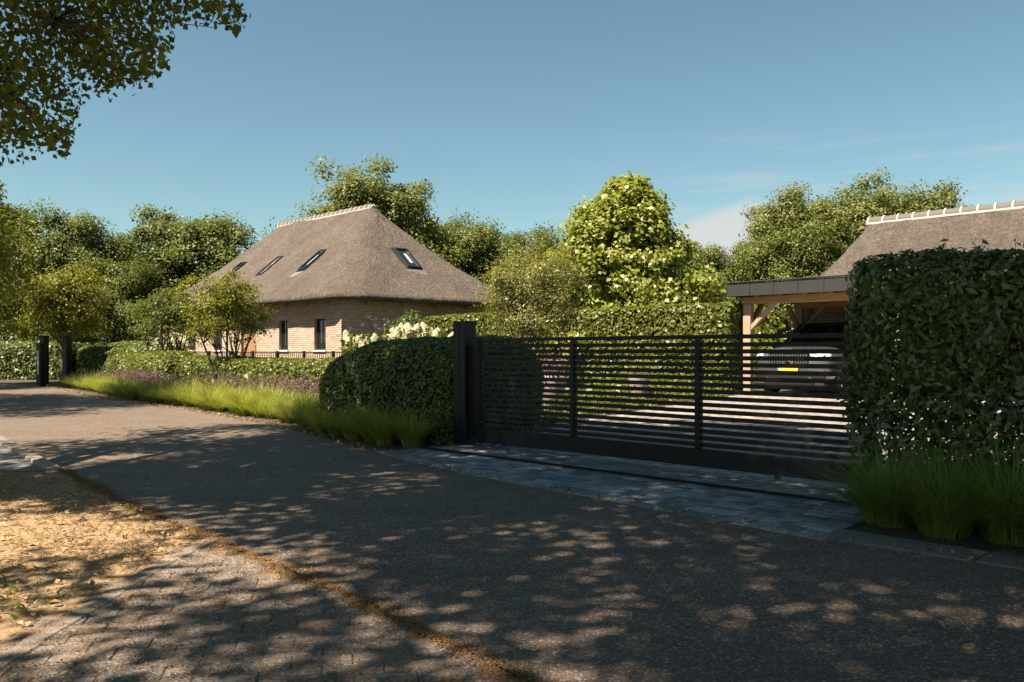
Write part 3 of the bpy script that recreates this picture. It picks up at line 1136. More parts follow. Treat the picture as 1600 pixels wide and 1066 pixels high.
def fractal(p, rng_seed, k=5):
    r = np.random.default_rng(rng_seed)
    out = np.zeros(len(p))
    for i in range(k):
        d = r.normal(size=3)
        out += np.sin(p @ d * (0.8 + i * .7) + r.uniform(0, 6.28)) / (1 + .5 * i)
    return out / 2.2


def crown_leaves(clumps, per, clump_r, leaf, aspect, rng, centre, flat=.75, droop=0.0, keep=None):
    """clumps (n,3); leaves in gaussian puffs around each, facing outwards and up"""
    n = len(clumps)
    rs = clump_r * rng.uniform(.6, 1.35, n)
    idx = np.repeat(np.arange(n), per)
    off = rng.normal(size=(n * per, 3)) * .55
    ln = np.linalg.norm(off, axis=1, keepdims=True)
    off = off / np.maximum(ln, 1e-6) * np.minimum(ln, 1.25)
    off[:, 2] *= flat
    pos = clumps[idx] + off * rs[idx][:, None]
    out = unit(off + 1e-6)
    rad = unit(pos - np.array(centre))
    nrm = out * .6 + rad * .5 + np.array([0, 0, .55]) + rng.normal(size=pos.shape) * .55
    if keep is not None:
        m = keep(pos)
        pos, nrm = pos[m], nrm[m]
    size = leaf * rng.uniform(.6, 1.25, len(pos))
    return leaf_arrays(pos, nrm, size, aspect, rng)


def make_clumps(n, c, r, rng, shape='round', lump=.28, seed=0, inner=.35):
    d = unit(rng.normal(size=(n, 3)))
    if shape in ('round', 'oak'):
        d[:, 2] = np.where(d[:, 2] < -.55, -d[:, 2], d[:, 2])
    rad = (inner + (1 - inner) * rng.uniform(0, 1, n) ** .45)
    lob = 1 + lump * fractal(d * 2.6, seed)
    p = d * (rad * lob)[:, None]
    if shape == 'cone':
        h = rng.uniform(0, 1, n)
        wdt = (1 - h) ** .74 * (1 + .05 * np.sin(h * 15 + seed)) + .03
        a = rng.uniform(0, 6.283, n)
        q = np.sqrt(rng.uniform(.15, 1, n)) * (1 + .34 * np.sin(a * 3 + h * 5) * np.sin(h * 9 + a * 2))
        p = np.stack([np.cos(a) * wdt * q, np.sin(a) * wdt * q, h * 2 - 1], 1)
    return p * np.array(r) + np.array(c)


def woody(trunk_h, trunk_r, clumps, rng, nb=18, base=(0, 0, 0), lean=(0, 0), stems=1, twig=.35):
    mb = MB()
    base = np.array(base, float)
    for s in range(stems):
        if stems == 1:
            tgt = base + np.array([lean[0], lean[1], trunk_h])
            b0 = base
        else:
            a = 6.283 * s / stems + rng.uniform(-.4, .4)
            b0 = base + np.array([math.cos(a), math.sin(a), 0]) * trunk_r * 1.6
            tgt = base + np.array([math.cos(a) * trunk_h * .38, math.sin(a) * trunk_h * .38, trunk_h * rng.uniform(.8, 1.05)])
        pts = []
        for i in range(8):
            t = i / 7
            pts.append(b0 + (tgt - b0) * t + np.array([math.sin(t * 5 + s) * .04, math.cos(t * 4 + s) * .04, 0]) * trunk_h * t * .35)
        r0 = trunk_r
        mb.tube(pts, [r0 * (1.35 if i == 0 else 1.0) * (1 - .8 * i / 7) for i in range(8)], 8)
        pick = rng.permutation(len(clumps))[:max(3, nb // stems)]
        for ci in pick:
            c = clumps[ci]
            t = rng.uniform(.32, .92)
            k = min(6, int(t * 7))
            st = pts[k]
            midp = st + (c - st) * .5 + np.array([0, 0, -.08 * np.linalg.norm(c - st)]) + rng.normal(size=3) * .05
            r1 = trunk_r * (1 - .8 * t) * .55 + .006
            mb.tube([st, st + (midp - st) * .55, midp, c], [r1, r1 * .75, r1 * .5, r1 * .14], 5, False)
    return mb


def tree(name, label, cat, loc, cz, r, n, per, clump_r, leaf, mat, seed, shape='round', aspect=.62, trunk_h=None, trunk_r=.2, nb=18,
         group=None, lump=.28, stems=1, flat=.75, keep=None, extra=None, off=(0, 0), inner=.35, bark=None):
    rng = np.random.default_rng(seed)
    root = empty(name, loc)
    tag(root, label, cat, group)
    c = np.array([off[0], off[1], cz])
    cl = make_clumps(n, c, r, rng, shape, lump, seed, inner)
    if keep is not None:
        cl = cl[keep(cl + np.array(loc))]
    V, F = crown_leaves(cl, per, clump_r, leaf, aspect, rng, c, flat)
    if extra is not None:
        V2, F2 = extra(rng, np.array(loc))
        F = np.concatenate([F, F2 + len(V)])
        V = np.concatenate([V, V2])
    link('crown', fast_mesh('crown', V, F), mat, root)
    th = trunk_h if trunk_h else cz + r[2] * .35
    mb = woody(th, trunk_r, cl, rng, nb, stems=stems, lean=(off[0] * .7, off[1] * .7))
    link('trunk', mb.mesh('trunk', True), bark or M_bark, root)
    return root


def copy_thing(src, loc, rz, sc, label, group=None):
    o = copy_tree(src)
    o.location = loc
    o.rotation_euler = (0, 0, rz)
    o.scale = sc if hasattr(sc, '__len__') else (sc, sc, sc)
    o['label'] = label
    if group: o['group'] = group
    return o


def hedge(name, label, loc, rz, L, Wd, H, rnd, n, leaf, mat, seed, aspect=.55, wav=.05, cat='hedge', group=None, core=True, thin=None, drop=0.0):
    """clipped hedge: leaves over a rounded block; local x = length, y = thickness, base at z=0"""
    rng = np.random.default_rng(seed)
    root = empty(name, loc, rz)
    tag(root, label, cat, group)
    lo, hi = np.array([0, 0, 0.0]), np.array([L, Wd, H])
    areas = np.array([L * H, L * H, Wd * H, Wd * H, L * Wd * 1.3])
    face = rng.choice(5, n, p=areas / areas.sum())
    p = rng.uniform(0, 1, (n, 3)) * (hi - lo)
    p[face == 0, 1] = 0
    p[face == 1, 1] = Wd
    p[face == 2, 0] = 0
    p[face == 3, 0] = L
    p[face == 4, 2] = H
    q = np.clip(p, [rnd, rnd, -1], [L - rnd, Wd - rnd, H - rnd])
    d = p - q
    nrm = unit(d + 1e-9)
    pos = q + nrm * rnd
    pos += nrm * (wav * fractal(pos * 1.6, seed))[:, None] + nrm * (rng.uniform(-.06, .03, n))[:, None]
    pos[:, 2] *= 1 - drop * np.clip(1 - pos[:, 0] / 1.2, 0, 1) ** 1.6
    ln = nrm * 1.0 + rng.normal(size=pos.shape) * .55 + np.array([0, 0, .25])
    if thin is not None:
        m = thin(pos, rng)
        pos, ln = pos[m], ln[m]
    V, F = leaf_arrays(pos, ln, leaf * rng.uniform(.45, 1.45, len(pos)), aspect, rng)
    link('foliage', fast_mesh('foliage', V, F), mat, root)
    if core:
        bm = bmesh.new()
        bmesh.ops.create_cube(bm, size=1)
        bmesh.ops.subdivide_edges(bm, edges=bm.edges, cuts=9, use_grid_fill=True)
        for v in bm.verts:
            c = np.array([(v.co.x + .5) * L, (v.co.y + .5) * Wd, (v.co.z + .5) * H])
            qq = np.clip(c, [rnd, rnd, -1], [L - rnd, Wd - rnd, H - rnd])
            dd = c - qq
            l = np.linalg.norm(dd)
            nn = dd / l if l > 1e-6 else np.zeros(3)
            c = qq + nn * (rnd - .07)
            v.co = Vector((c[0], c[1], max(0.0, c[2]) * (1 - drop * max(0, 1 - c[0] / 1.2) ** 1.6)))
        me = bpy.data.meshes.new('hedge_core')
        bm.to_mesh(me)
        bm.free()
        link('hedge_core', me, M_core, root)  # solid dark block filling the hedge under its leaves
    return root


def tuft_mesh(n, h, spread, seed, width=.006, segs=4):
    rng = np.random.default_rng(seed)
    a = rng.uniform(0, 6.283, n)
    r0 = np.sqrt(rng.uniform(0, 1, n)) * spread * .22
    base = np.stack([np.cos(a) * r0, np.sin(a) * r0, np.zeros(n)], 1)
    a2 = a + rng.normal(size=n) * .5
    L = h * rng.uniform(.6, 1.2, n)
    lean = (.12 + 1.25 * rng.uniform(0, 1, n) ** .9) * spread / h * (.55 + .6 * r0 / (spread * .22))
    V = np.empty((n, segs * 2 + 1, 3))
    side = np.stack([-np.sin(a2), np.cos(a2), np.zeros(n)], 1)
    for i in range(segs + 1):
        t = i / segs
        out = lean * L * t ** 1.7
        up = L * (t - np.minimum(.34 * lean, .62) * t ** 2.3)
        c = base + np.stack([np.cos(a2) * out, np.sin(a2) * out, np.maximum(up, .01 * t)], 1)
        w = width * (1 - t * .85)
        if i < segs:
            V[:, i * 2] = c - side * w
            V[:, i * 2 + 1] = c + side * w
        else:
            V[:, segs * 2] = c
    k = segs * 2 + 1
    quads = []
    for i in range(segs - 1):
        quads.append([i * 2, i * 2 + 1, i * 2 + 3, i * 2 + 2])
    quads.append([segs * 2 - 2, segs * 2 - 1, segs * 2, segs * 2])
    Fq = np.array(quads)
    F = (np.arange(n)[:, None, None] * k + Fq[None]).reshape(-1, 4)
    tri = F[:, 2] == F[:, 3]
    # keep quads and tips in one triangle mesh
    q = F[~tri]
    T = np.concatenate([q[:, [0, 1, 2]], q[:, [0, 2, 3]], F[tri][:, :3]])
    return fast_mesh('tuft', V.reshape(-1, 3), T)


# ------------------------------------------------------------------ hedges
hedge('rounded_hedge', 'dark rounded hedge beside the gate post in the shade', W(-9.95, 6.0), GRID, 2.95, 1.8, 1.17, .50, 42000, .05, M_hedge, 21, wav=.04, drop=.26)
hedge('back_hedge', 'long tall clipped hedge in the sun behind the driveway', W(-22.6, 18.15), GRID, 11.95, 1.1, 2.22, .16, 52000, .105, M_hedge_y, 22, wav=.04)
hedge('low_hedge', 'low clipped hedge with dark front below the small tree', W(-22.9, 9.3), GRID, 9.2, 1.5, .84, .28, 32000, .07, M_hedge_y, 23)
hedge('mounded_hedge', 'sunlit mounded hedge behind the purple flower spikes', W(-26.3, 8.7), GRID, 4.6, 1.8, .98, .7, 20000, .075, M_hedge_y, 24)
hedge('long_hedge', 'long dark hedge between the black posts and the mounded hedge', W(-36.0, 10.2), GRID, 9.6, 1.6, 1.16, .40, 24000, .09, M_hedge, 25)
hedge('verge_hedge', 'dark hedge at the far left beyond the road bend', (-22.5, 31.2, 0), R(-12), 6.6, 1.8, 1.35, .4, 16000, .10, M_hedge, 26)
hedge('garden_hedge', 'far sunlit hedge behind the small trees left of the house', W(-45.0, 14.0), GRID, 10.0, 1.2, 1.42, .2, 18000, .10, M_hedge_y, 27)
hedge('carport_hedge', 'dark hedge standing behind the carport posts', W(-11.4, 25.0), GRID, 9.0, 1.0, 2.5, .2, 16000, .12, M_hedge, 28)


def laurel_thin(pos, rng):
    # loose lower part where the lit driveway glimmers through
    keep = rng.uniform(0, 1, len(pos)) < np.clip(.85 + .62 * (pos[:, 2] - .35) / .6 + .5 * fractal(pos * 2.2, 9), .45, 1)
    return keep | (pos[:, 2] > 1.1)


tall = hedge('tall_hedge', 'tall dark laurel hedge at the right end of the gate', W(-2.42, 5.75), GRID, 6.5, .75, 1.655, .13, 56000, .064, M_laurel, 29, aspect=.42, wav=.06, core=False, thin=laurel_thin)
rng = np.random.default_rng(31)
n = 40000
p = rng.uniform(0, 1, (n, 3)) * np.array([6.3, .6, 1.5]) + np.array([.08, .08, .06])
m = rng.uniform(0, 1, n) < np.clip(.9 + .8 * (p[:, 2] - .45) / .6 + .5 * fractal(p * 2.2, 9), .4, 1)
p = p[m]
V, F = leaf_arrays(p, rng.normal(size=p.shape) + np.array([0, -.5, .5]), .064 * rng.uniform(.6, 1.2, len(p)), .45, rng)
link('inner_leaves', fast_mesh('inner_leaves', V, F), M_laurel, tall)
sh = MB()
rgs = random.Random(18)
SP, SN = [], []
for i in range(130):
    x, top = rgs.uniform(.05, 6.3), rgs.random() < .45
    if top: p0, d = Vector((x, rgs.uniform(.05, .7), 1.60)), Vector((rgs.uniform(-.5, .5), rgs.uniform(-.5, .5), 1))
    else: p0, d = Vector((x if rgs.random() < .8 else .02, .03, rgs.uniform(.4, 1.6))), Vector((rgs.uniform(-.7, .5), -1, rgs.uniform(.1, 1.1)))
    d = d.normalized() * rgs.uniform(.08, .20)
    sh.tube([p0 - d * .8, p0, p0 + d], [.004, .003, .0015], 4, False)
    for k in range(7):
        SP.append(p0 + d * (.1 + .15 * k) + Vector((rgs.uniform(-.02, .02), rgs.uniform(-.02, .02), rgs.uniform(-.02, .02))))
        SN.append((rgs.uniform(-1, 1), rgs.uniform(-1, .4), rgs.uniform(-.2, 1)))
V, F = leaf_arrays(np.array(SP), np.array(SN), .062 * np.random.default_rng(3).uniform(.5, 1.3, len(SP)), .42, np.random.default_rng(4))
link('young_shoots', fast_mesh('young_shoots', V, F), M_hedge, tall)['kind'] = 'stuff'
link('shoot_twigs', sh.mesh('shoot_twigs'), M_bark, tall)['kind'] = 'stuff'
st = MB()
rgs = random.Random(8)
for i in range(60):
    x = rgs.uniform(.1, 6.3)
    y = rgs.uniform(.1, .6)
    st.tube([(x, y, -.02), (x + rgs.uniform(-.1, .1), y, .7), (x + rgs.uniform(-.3, .3), y + rgs.uniform(-.1, .1), 1.55)], [.014, .010, .004], 5, False)
link('stems', st.mesh('stems', True), M_bark, tall)

# ------------------------------------------------------------------ ornamental grasses
tuft_l = [tuft_mesh(480, .50, .50, 100 + i, .0058) for i in range(4)]
for me in tuft_l: me.materials.append(M_grass)
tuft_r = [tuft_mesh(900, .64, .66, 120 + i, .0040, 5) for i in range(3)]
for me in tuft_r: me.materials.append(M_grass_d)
rg = random.Random(77)
line = [(-8.05, 5.75), (-8.8, 5.78), (-9.8, 6.05), (-10.9, 6.35), (-12.6, 6.55), (-14.3, 6.75), (-16.0, 6.85), (-18.0, 6.95), (-19.6, 7.05), (-21.6, 7.35), (-24.0, 7.75), (-27.0, 8.2)]
spots = []
for (a0, b0), (a1, b1) in zip(line[:-1], line[1:]):
    L = math.hypot(a1 - a0, b1 - b0)
    k = max(1, round(L / .46))
    for i in range(k):
        t = i / k
        spots.append((a0 + (a1 - a0) * t, b0 + (b1 - b0) * t))
for i, (a, b) in enumerate(spots):
    for row in range(2):
        p = W(a + rg.uniform(-.12, .12), b + row * .38 + rg.uniform(-.08, .08))
        o = link('grass_tuft', tuft_l[rg.randrange(4)], None, None, (p.x, p.y, -.02), rg.uniform(0, 6.28))
        s = rg.uniform(.65, 1.15) * (.92 if row == 0 else 1.0)
        o.scale = (s, s, s * rg.uniform(.85, 1.1))
        tag(o, 'yellow green ornamental grass tuft in the band along the far road edge', 'grass tuft', 'grass tufts along the far road edge')
for i, (a, b, s, lab) in enumerate([(-7.28, 5.72, .95, 'green ornamental grass tuft right at the foot of the gate post'),
                                    (-7.62, 5.60, .85, 'green ornamental grass tuft second from the gate post')]):
    p = W(a, b)
    o = link('grass_tuft', tuft_l[i], None, None, (p.x, p.y, -.02), i * 2.0)
    o.scale = (s, s, s)
    tag(o, lab, 'grass tuft')
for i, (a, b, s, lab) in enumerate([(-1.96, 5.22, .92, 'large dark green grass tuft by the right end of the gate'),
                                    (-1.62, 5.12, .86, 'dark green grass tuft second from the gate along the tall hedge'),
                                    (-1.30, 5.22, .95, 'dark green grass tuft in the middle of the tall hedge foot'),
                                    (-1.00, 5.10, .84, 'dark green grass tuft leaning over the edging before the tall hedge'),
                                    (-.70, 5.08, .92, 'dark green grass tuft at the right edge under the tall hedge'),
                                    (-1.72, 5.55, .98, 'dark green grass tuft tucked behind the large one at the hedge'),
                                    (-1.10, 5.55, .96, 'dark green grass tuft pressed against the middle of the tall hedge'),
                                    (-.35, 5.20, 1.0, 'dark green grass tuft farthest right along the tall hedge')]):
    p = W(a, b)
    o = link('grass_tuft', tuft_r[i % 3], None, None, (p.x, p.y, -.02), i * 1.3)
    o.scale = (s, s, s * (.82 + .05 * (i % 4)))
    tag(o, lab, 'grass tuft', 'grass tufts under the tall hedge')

# purple flower spikes between grasses and hedges: thousands of thin spikes
rng = np.random.default_rng(41)
n = 4200
t = rng.uniform(0, 1, n)
a = -12.4 - t * 12.5
b = 7.75 + rng.uniform(0, .95, n) + .25 * np.sin(a)
hgt = .34 + .22 * rng.uniform(0, 1, n) + .07 * np.sin(a * 1.7)
dens = np.sin(a * .9 + 2.0) + .6 * np.sin(a * 2.1)
mk = rng.uniform(0, 1, n) < np.clip(.75 + .4 * dens, .25, 1)
a, b, hgt = a[mk], b[mk], hgt[mk]
px, py = (a + b) * S2, (b - a) * S2
V, F = [], []
base = np.stack([px, py, np.zeros(len(px))], 1)
tip = base + np.stack([rng.normal(size=len(px)) * .04, rng.normal(size=len(px)) * .04, hgt], 1)
for k in range(9):
    f = .45 + .55 * (k / 8)
    c = base + (tip - base) * f
    v, fc = leaf_arrays(c, rng.normal(size=c.shape), np.full(len(c), .045 * (1.2 - .6 * f)), .6, rng)
    F.append(fc + sum(len(x) for x in V))
    V.append(v)
v, fc = leaf_arrays((base + tip) / 2 - np.array([0, 0, .1]), rng.normal(size=base.shape) * np.array([1, 1, .1]), hgt * .8, .025, rng, 0, np.tile([0, 0, 4.0], (len(base), 1)))
F.append(fc + sum(len(x) for x in V))
V.append(v)
o = link('flower_spikes', fast_mesh('flower_spikes', np.concatenate(V), np.concatenate(F)), M_purple)
tag(o, 'mass of brownish purple flower spikes behind the grass band', 'flowers', None, 'stuff')


# hydrangeas
def hydrangea(name, label, loc, n_heads, spread, h, seed, head=.15, group=None, stretch=1.0):
    rng = np.random.default_rng(seed)
    root = empty(name, loc, GRID)
    tag(root, label, 'hydrangea', group)
    m = 900
    p = rng.normal(size=(m, 3)) * np.array([spread * .5 * stretch, spread * .4, h * .22]) + np.array([0, 0, h * .62])
    p[:, 2] = np.clip(p[:, 2], .1, h)
    V, F = leaf_arrays(p, rng.normal(size=p.shape) * .6 + np.array([0, 0, 1]), .12 * rng.uniform(.6, 1.2, m), .6, rng)
    link('leaves', fast_mesh('leaves', V, F), M_hedge_y, root)
    heads = []
    for k in range(3):
        r = np.random.default_rng(seed * 7 + k)
        q = 260
        tt = r.uniform(0, 1, q)
        a = r.uniform(0, 6.283, q)
        w = np.sqrt(np.clip(1 - tt ** 1.6, 0, 1)) * head * .55
        pp = np.stack([np.cos(a) * w, np.sin(a) * w, tt * head * 1.25], 1)
        v, f = leaf_arrays(pp, np.stack([np.cos(a), np.sin(a), np.full(q, .4)], 1) + r.normal(size=(q, 3)) * .3, np.full(q, .042), .95, r)
        me = fast_mesh('flower_head', v, f)
        me.materials.append(M_cream)
        heads.append(me)
    for k in range(n_heads):
        x = rng.uniform(-1, 1) * spread * stretch
        y = rng.uniform(-.45, .45) * spread
        z = h * (1.0 - .25 * (y / spread + .45) * 0) + rng.uniform(-.14, .06)
        o = link('flower_head', heads[k % 3], None, root, (x, y, z - .1))
        o.rotation_euler = (rng.normal() * .3, rng.normal() * .3, rng.uniform(0, 6))
        s = rng.uniform(.62, 1.0)
        o.scale = (s, s, s)
    return root


hydrangea('hydrangea_bush', 'hydrangea with cream cone heads just above the rounded hedge, left one', W(-13.5, 9.3), 14, .42, 1.34, 51, .13, None, 1.1)
hydrangea('hydrangea_bush', 'hydrangea with cream cone heads above the rounded hedge beside the gate post', W(-11.75, 9.3), 26, .55, 1.42, 52, .16, None, 1.5)
hydrangea('hydrangea_bush', 'hydrangea with large cream heads under the small tree left of the house', W(-27.6, 11.6), 44, .85, 1.34, 53, .26, None, 1.1)
# lilac verbena over the rounded hedge
rng = np.random.default_rng(61)
root = empty('verbena', W(-14.5, 11.0))
tag(root, 'loose lilac verbena flowers in front of the brick side wall', 'flowers')
vb = MB()
P = []
for i in range(46):
    x, y = rng.normal() * .45, rng.normal() * .4
    hh = 1.3 + rng.uniform(0, .48)
    vb.tube([(x * .6, y * .6, 0), (x, y, hh)], [.006, .004], 4, False)
    P.append((x, y, hh))
link('stems', vb.mesh('stems'), M_hedge, root)
P = np.repeat(np.array(P), 16, 0) + rng.normal(size=(46 * 16, 3)) * np.array([.05, .05, .025])
V, F = leaf_arrays(P, rng.normal(size=P.shape), np.full(len(P), .022), .9, rng)
link('flower_heads', fast_mesh('flower_heads', V, F), M_lilac, root)['kind'] = 'stuff'
# low mixed planting seen through the gate, left of the drive
rng = np.random.default_rng(62)
n = 26000
a = rng.uniform(-18, -7.1, n)
b = rng.uniform(7.9, 17.9, n)
lim = np.interp(b, [6.6, 10.33, 14.5, 18.6], [-7.15, -8.4, -9.5, -10.5])
mk = a < lim
a, b = a[mk], b[mk]
gz = .34 + .22 * np.sin(a * 1.1) * np.sin(b * .9 + 1) + .1 * np.sin(a * 3 + b * 2)
gz = np.clip(gz, .12, .8) * np.clip((np.interp(b, [6.6, 10.33, 14.5, 18.6], [-7.15, -8.4, -9.5, -10.5]) - a) / .35, .3, 1)
P = np.stack([(a + b) * S2, (b - a) * S2, gz * rng.uniform(.2, 1.05, len(a))], 1)
V, F = leaf_arrays(P, rng.normal(size=P.shape) * .7 + np.array([0, 0, 1]), .13 * rng.uniform(.5, 1.3, len(P)), .5, rng)
o = link('ground_cover', fast_mesh('ground_cover', V, F), M_hedge_y)
tag(o, 'sunlit low ground cover left of the driveway behind the gate', 'ground cover', None, 'stuff')

# pink stone urns glimpsed through the gate
for i, (a, b, s, lab) in enumerate([(-9.0, 9.9, 1.0, 'faded pink planter glimpsed through the middle of the gate'),
                                    (-9.7, 13.2, .9, 'second faded planter farther back behind the gate slats')]):
    root = empty('planter', W(a, b))
    tag(root, lab, 'planter')
    MB().tube([(0, 0, 0), (0, 0, .06), (0, 0, .5), (0, 0, .62), (0, 0, .66)], [.14, .17, .22, .25, .24], 20).build('pot', M_pinkpot, root, True)
    rng = np.random.default_rng(70 + i)
    P = rng.normal(size=(420, 3)) * np.array([.16, .16, .10]) + np.array([0, 0, .78])
    V, F = leaf_arrays(P, rng.normal(size=P.shape) + np.array([0, 0, .8]), np.full(420, .07), .6, rng)
    link('plant', fast_mesh('plant', V, F), M_purple if i == 0 else M_pale, root)['kind'] = 'stuff'
    root.scale = (s, s, s)

# ------------------------------------------------------------------ trees


def px_of(p):
    y = np.maximum(p[:, 1], .05)
    return 800 + 1300 * p[:, 0] / y, 548 - 1300 * (p[:, 2] - EYE) / y


def out_of_view(p, margin=70):
    """keeps the crowns of the street trees clear of the open view over the road"""
    x, y = px_of(p)
    return (p[:, 1] < .3) | (y < -margin) | (x < -margin * 1.2) | (x > 1600 + margin)


SPRAY = [(-60, -60), (350, -60), (384, 30), (372, 52), (335, 44), (300, 30), (268, 42), (262, 100), (240, 138), (205, 128), (172, 152), (140, 150), (118, 178), (112, 205), (116, 250), (80, 240), (30, 252), (-60, 262)]


SPRAY_PTS = []


def spray(rng, loc):
    """the low boughs of the street tree that hang into the view"""
    pts = []
    while len(pts) < 150:
        x, y = rng.uniform(-60, 384), rng.uniform(-60, 262)
        if not inside(SPRAY, x, y): continue
        if y > 150 and rng.uniform() < .15: continue
        d = rng.uniform(5.6, 8.2)
        pts.append(((x - 800) / 1300 * d, d, EYE + (548 - y) / 1300 * d))
    pts = np.array(pts)
    SPRAY_PTS.append(pts)

    def keep(p):
        x, y = px_of(p)
        x = x + rng.normal(size=len(x)) * 7
        y = y + rng.normal(size=len(x)) * 7
        return np.array([inside(SPRAY, a, b) for a, b in zip(x, y)]) | (x < 0) & (y < 250) | (y < 0) & (x < 350)
    V, F = crown_leaves(pts, 52, .25, .062, .72, rng, (-4.5, 6, 5), .8, keep=keep)
    return V - loc, F


lime = tree('lime_tree', 'lime tree whose leafy boughs hang into the top left corner', 'tree', (-5.6, 4.6, 0), 7.3, (4.5, 3.9, 3.6), 400, 215, .56, .112, M_lime, 201,
            trunk_r=.24, nb=40, aspect=.78, keep=out_of_view, extra=spray, off=(1.0, .9))
tb = MB()
for q in [((-4.6, 5.2, 4.9), (-4.0, 6.4, 4.4), (-2.75, 7.2, 4.25)), ((-4.9, 5.1, 4.6), (-4.3, 6.3, 3.9), (-3.2, 7.0, 3.5)), ((-5.0, 5.0, 4.2), (-4.5, 6.2, 3.5), (-4.0, 7.2, 2.95)),
          ((-4.8, 5.2, 4.8), (-4.2, 6.8, 4.6), (-3.0, 7.8, 4.9))]:
    pts = [Vector((-5.5, 4.6, 4.0))] + [Vector(x) for x in q]
    tb.tube([p - Vector((-5.6, 4.6, 0)) for p in pts], [.05, .03, .016, .004], 5, False)
bp = [Vector(p) for p in ((-4.0, 6.4, 4.4), (-3.4, 6.8, 4.3), (-4.3, 6.3, 3.9), (-3.7, 6.7, 3.7), (-4.5, 6.2, 3.5), (-4.25, 6.7, 3.25), (-4.2, 6.8, 4.6), (-3.5, 7.3, 4.8))]
for q in SPRAY_PTS[0]:
    q = Vector(q)
    st = min(bp, key=lambda b: (b - q).length)
    if (st - q).length < 2.2:
        mid = (st + q) * .5 + Vector((0, 0, .06))
        tb.tube([p - Vector((-5.6, 4.6, 0)) for p in (st, mid, q)], [.009, .006, .002], 4, False)
link('bough', tb.mesh('bough', True), M_bark, lime)
tree('street_tree', 'street tree behind the viewer whose crown dapples the asphalt with shade', 'tree', (-1.0, -.9, 0), 7.4, (4.6, 4.3, 3.5), 430, 245, .56, .112, M_lime, 202,
     trunk_r=.24, nb=40, aspect=.78, keep=out_of_view, off=(.0, .6))
tree('street_tree', 'street tree left of the view that shades the far road bend', 'tree', (-15.2, 13.0, 0), 7.0, (3.9, 3.6, 3.4), 340, 120, .65, .15, M_lime, 203,
     trunk_r=.22, nb=30, keep=out_of_view)
tree('maple_tree', 'yellow green tree at the left edge of the view', 'tree', (-17.3, 23.5, 0), 4.2, (3.3, 3.3, 2.7), 260, 200, .56, .12, M_yell, 204, trunk_r=.2, nb=30, lump=.35)

oakA = tree('oak_tree', 'oak rising right behind the ridge of the thatched house', 'tree', (-8.9, 50, 0), 6.8, (4.5, 4.4, 4.2), 250, 250, .78, .20, M_oak2, 211, trunk_r=.35, nb=40, lump=.4, inner=.3)
oakB = tree('oak_tree', 'broad dark oak left of the house with branches showing against the sky', 'tree', (-17.2, 46, 0), 5.0, (3.9, 3.8, 3.9), 240, 250, .74, .18, M_oak, 212, trunk_r=.3, nb=40, lump=.45, inner=.3)
oakC = tree('oak_tree', 'tall dark tree behind the black posts on the left', 'tree', (-22.6, 43, 0), 4.7, (4.0, 3.8, 4.1), 250, 250, .74, .18, M_oak, 213, trunk_r=.3, nb=40, lump=.42, inner=.3)
G1 = 'trees beyond the garden'
more = [
    (oakC, (-29.5, 46, 0), 1.1, .84, 'dark tree at the far left behind the yellow green tree'),
    (oakB, (-19.6, 41, 0), 4.0, .6, 'lower dark tree between the two tall trees on the left'),
    (oakB, (-14.6, 55, 0), 2.3, .86, 'distant tree top just left of the thatched roof'),
    (oakC, (-5.2, 57, 0), 2.0, 1.05, 'tree right of the house ridge, lower than the oak behind it'),
    (oakB, (-2.1, 53, 0), 5.1, .98, 'dark tree beyond the right slope of the thatched roof'),
    (oakC, (1.5, 52, 0), 3.4, .92, 'small dark tree left of the big bright plane tree'),
    (oakB, (6.5, 55, 0), .6, .8, 'tree hidden behind the bright plane tree'),
    (oakC, (11.6, 50, 0), 5.6, .78, 'dark tree right of the plane tree above the carport'),
    (oakB, (15.8, 49, 0), 1.9, .88, 'tree above the carport roof in front of the tall pale ones'),
    (oakA, (18.5, 52, 0), 2.6, .92, 'tall pale tree above the carport, left of a similar one'),
    (oakA, (23.6, 53, 0), 4.4, .98, 'tall pale tree directly above the barn ridge end'),
    (oakC, (21.0, 46, 0), .3, .74, 'dark tree behind the left slope of the barn roof'),
    (oakB, (31.5, 50, 0), 2.9, 1.0, 'tree top peeping over the barn ridge at the right edge'),
    (oakB, (-35, 52, 0), 2.0, 1.2, 'dark tree at the far left end of the wood'),
]
for src, loc, rz, s, lab in more:
    copy_thing(src, loc, rz, s, lab, G1)
for src, k in ((oakA, 1.0), (oakB, .92), (oakC, .86)):
    src['group'] = G1
    src.scale = (k, k, k)
# dark undergrowth closing the wood behind the trees
rng = np.random.default_rng(90)
n = 30000
x = rng.uniform(-52, 46, n)
P = np.stack([x, 58 + rng.uniform(0, 3, n) + 2 * np.sin(x * .3), np.abs(rng.normal(size=n)) * 1.9 + rng.uniform(0, 1.4, n)], 1)
V, F = leaf_arrays(P, rng.normal(size=P.shape) + np.array([0, -.6, .6]), .42 * rng.uniform(.6, 1.3, n), .6, rng)
o = link('undergrowth', fast_mesh('undergrowth', V, F), M_oak)
tag(o, 'far undergrowth of the wood closing the view behind the trees', 'undergrowth', None, 'stuff')

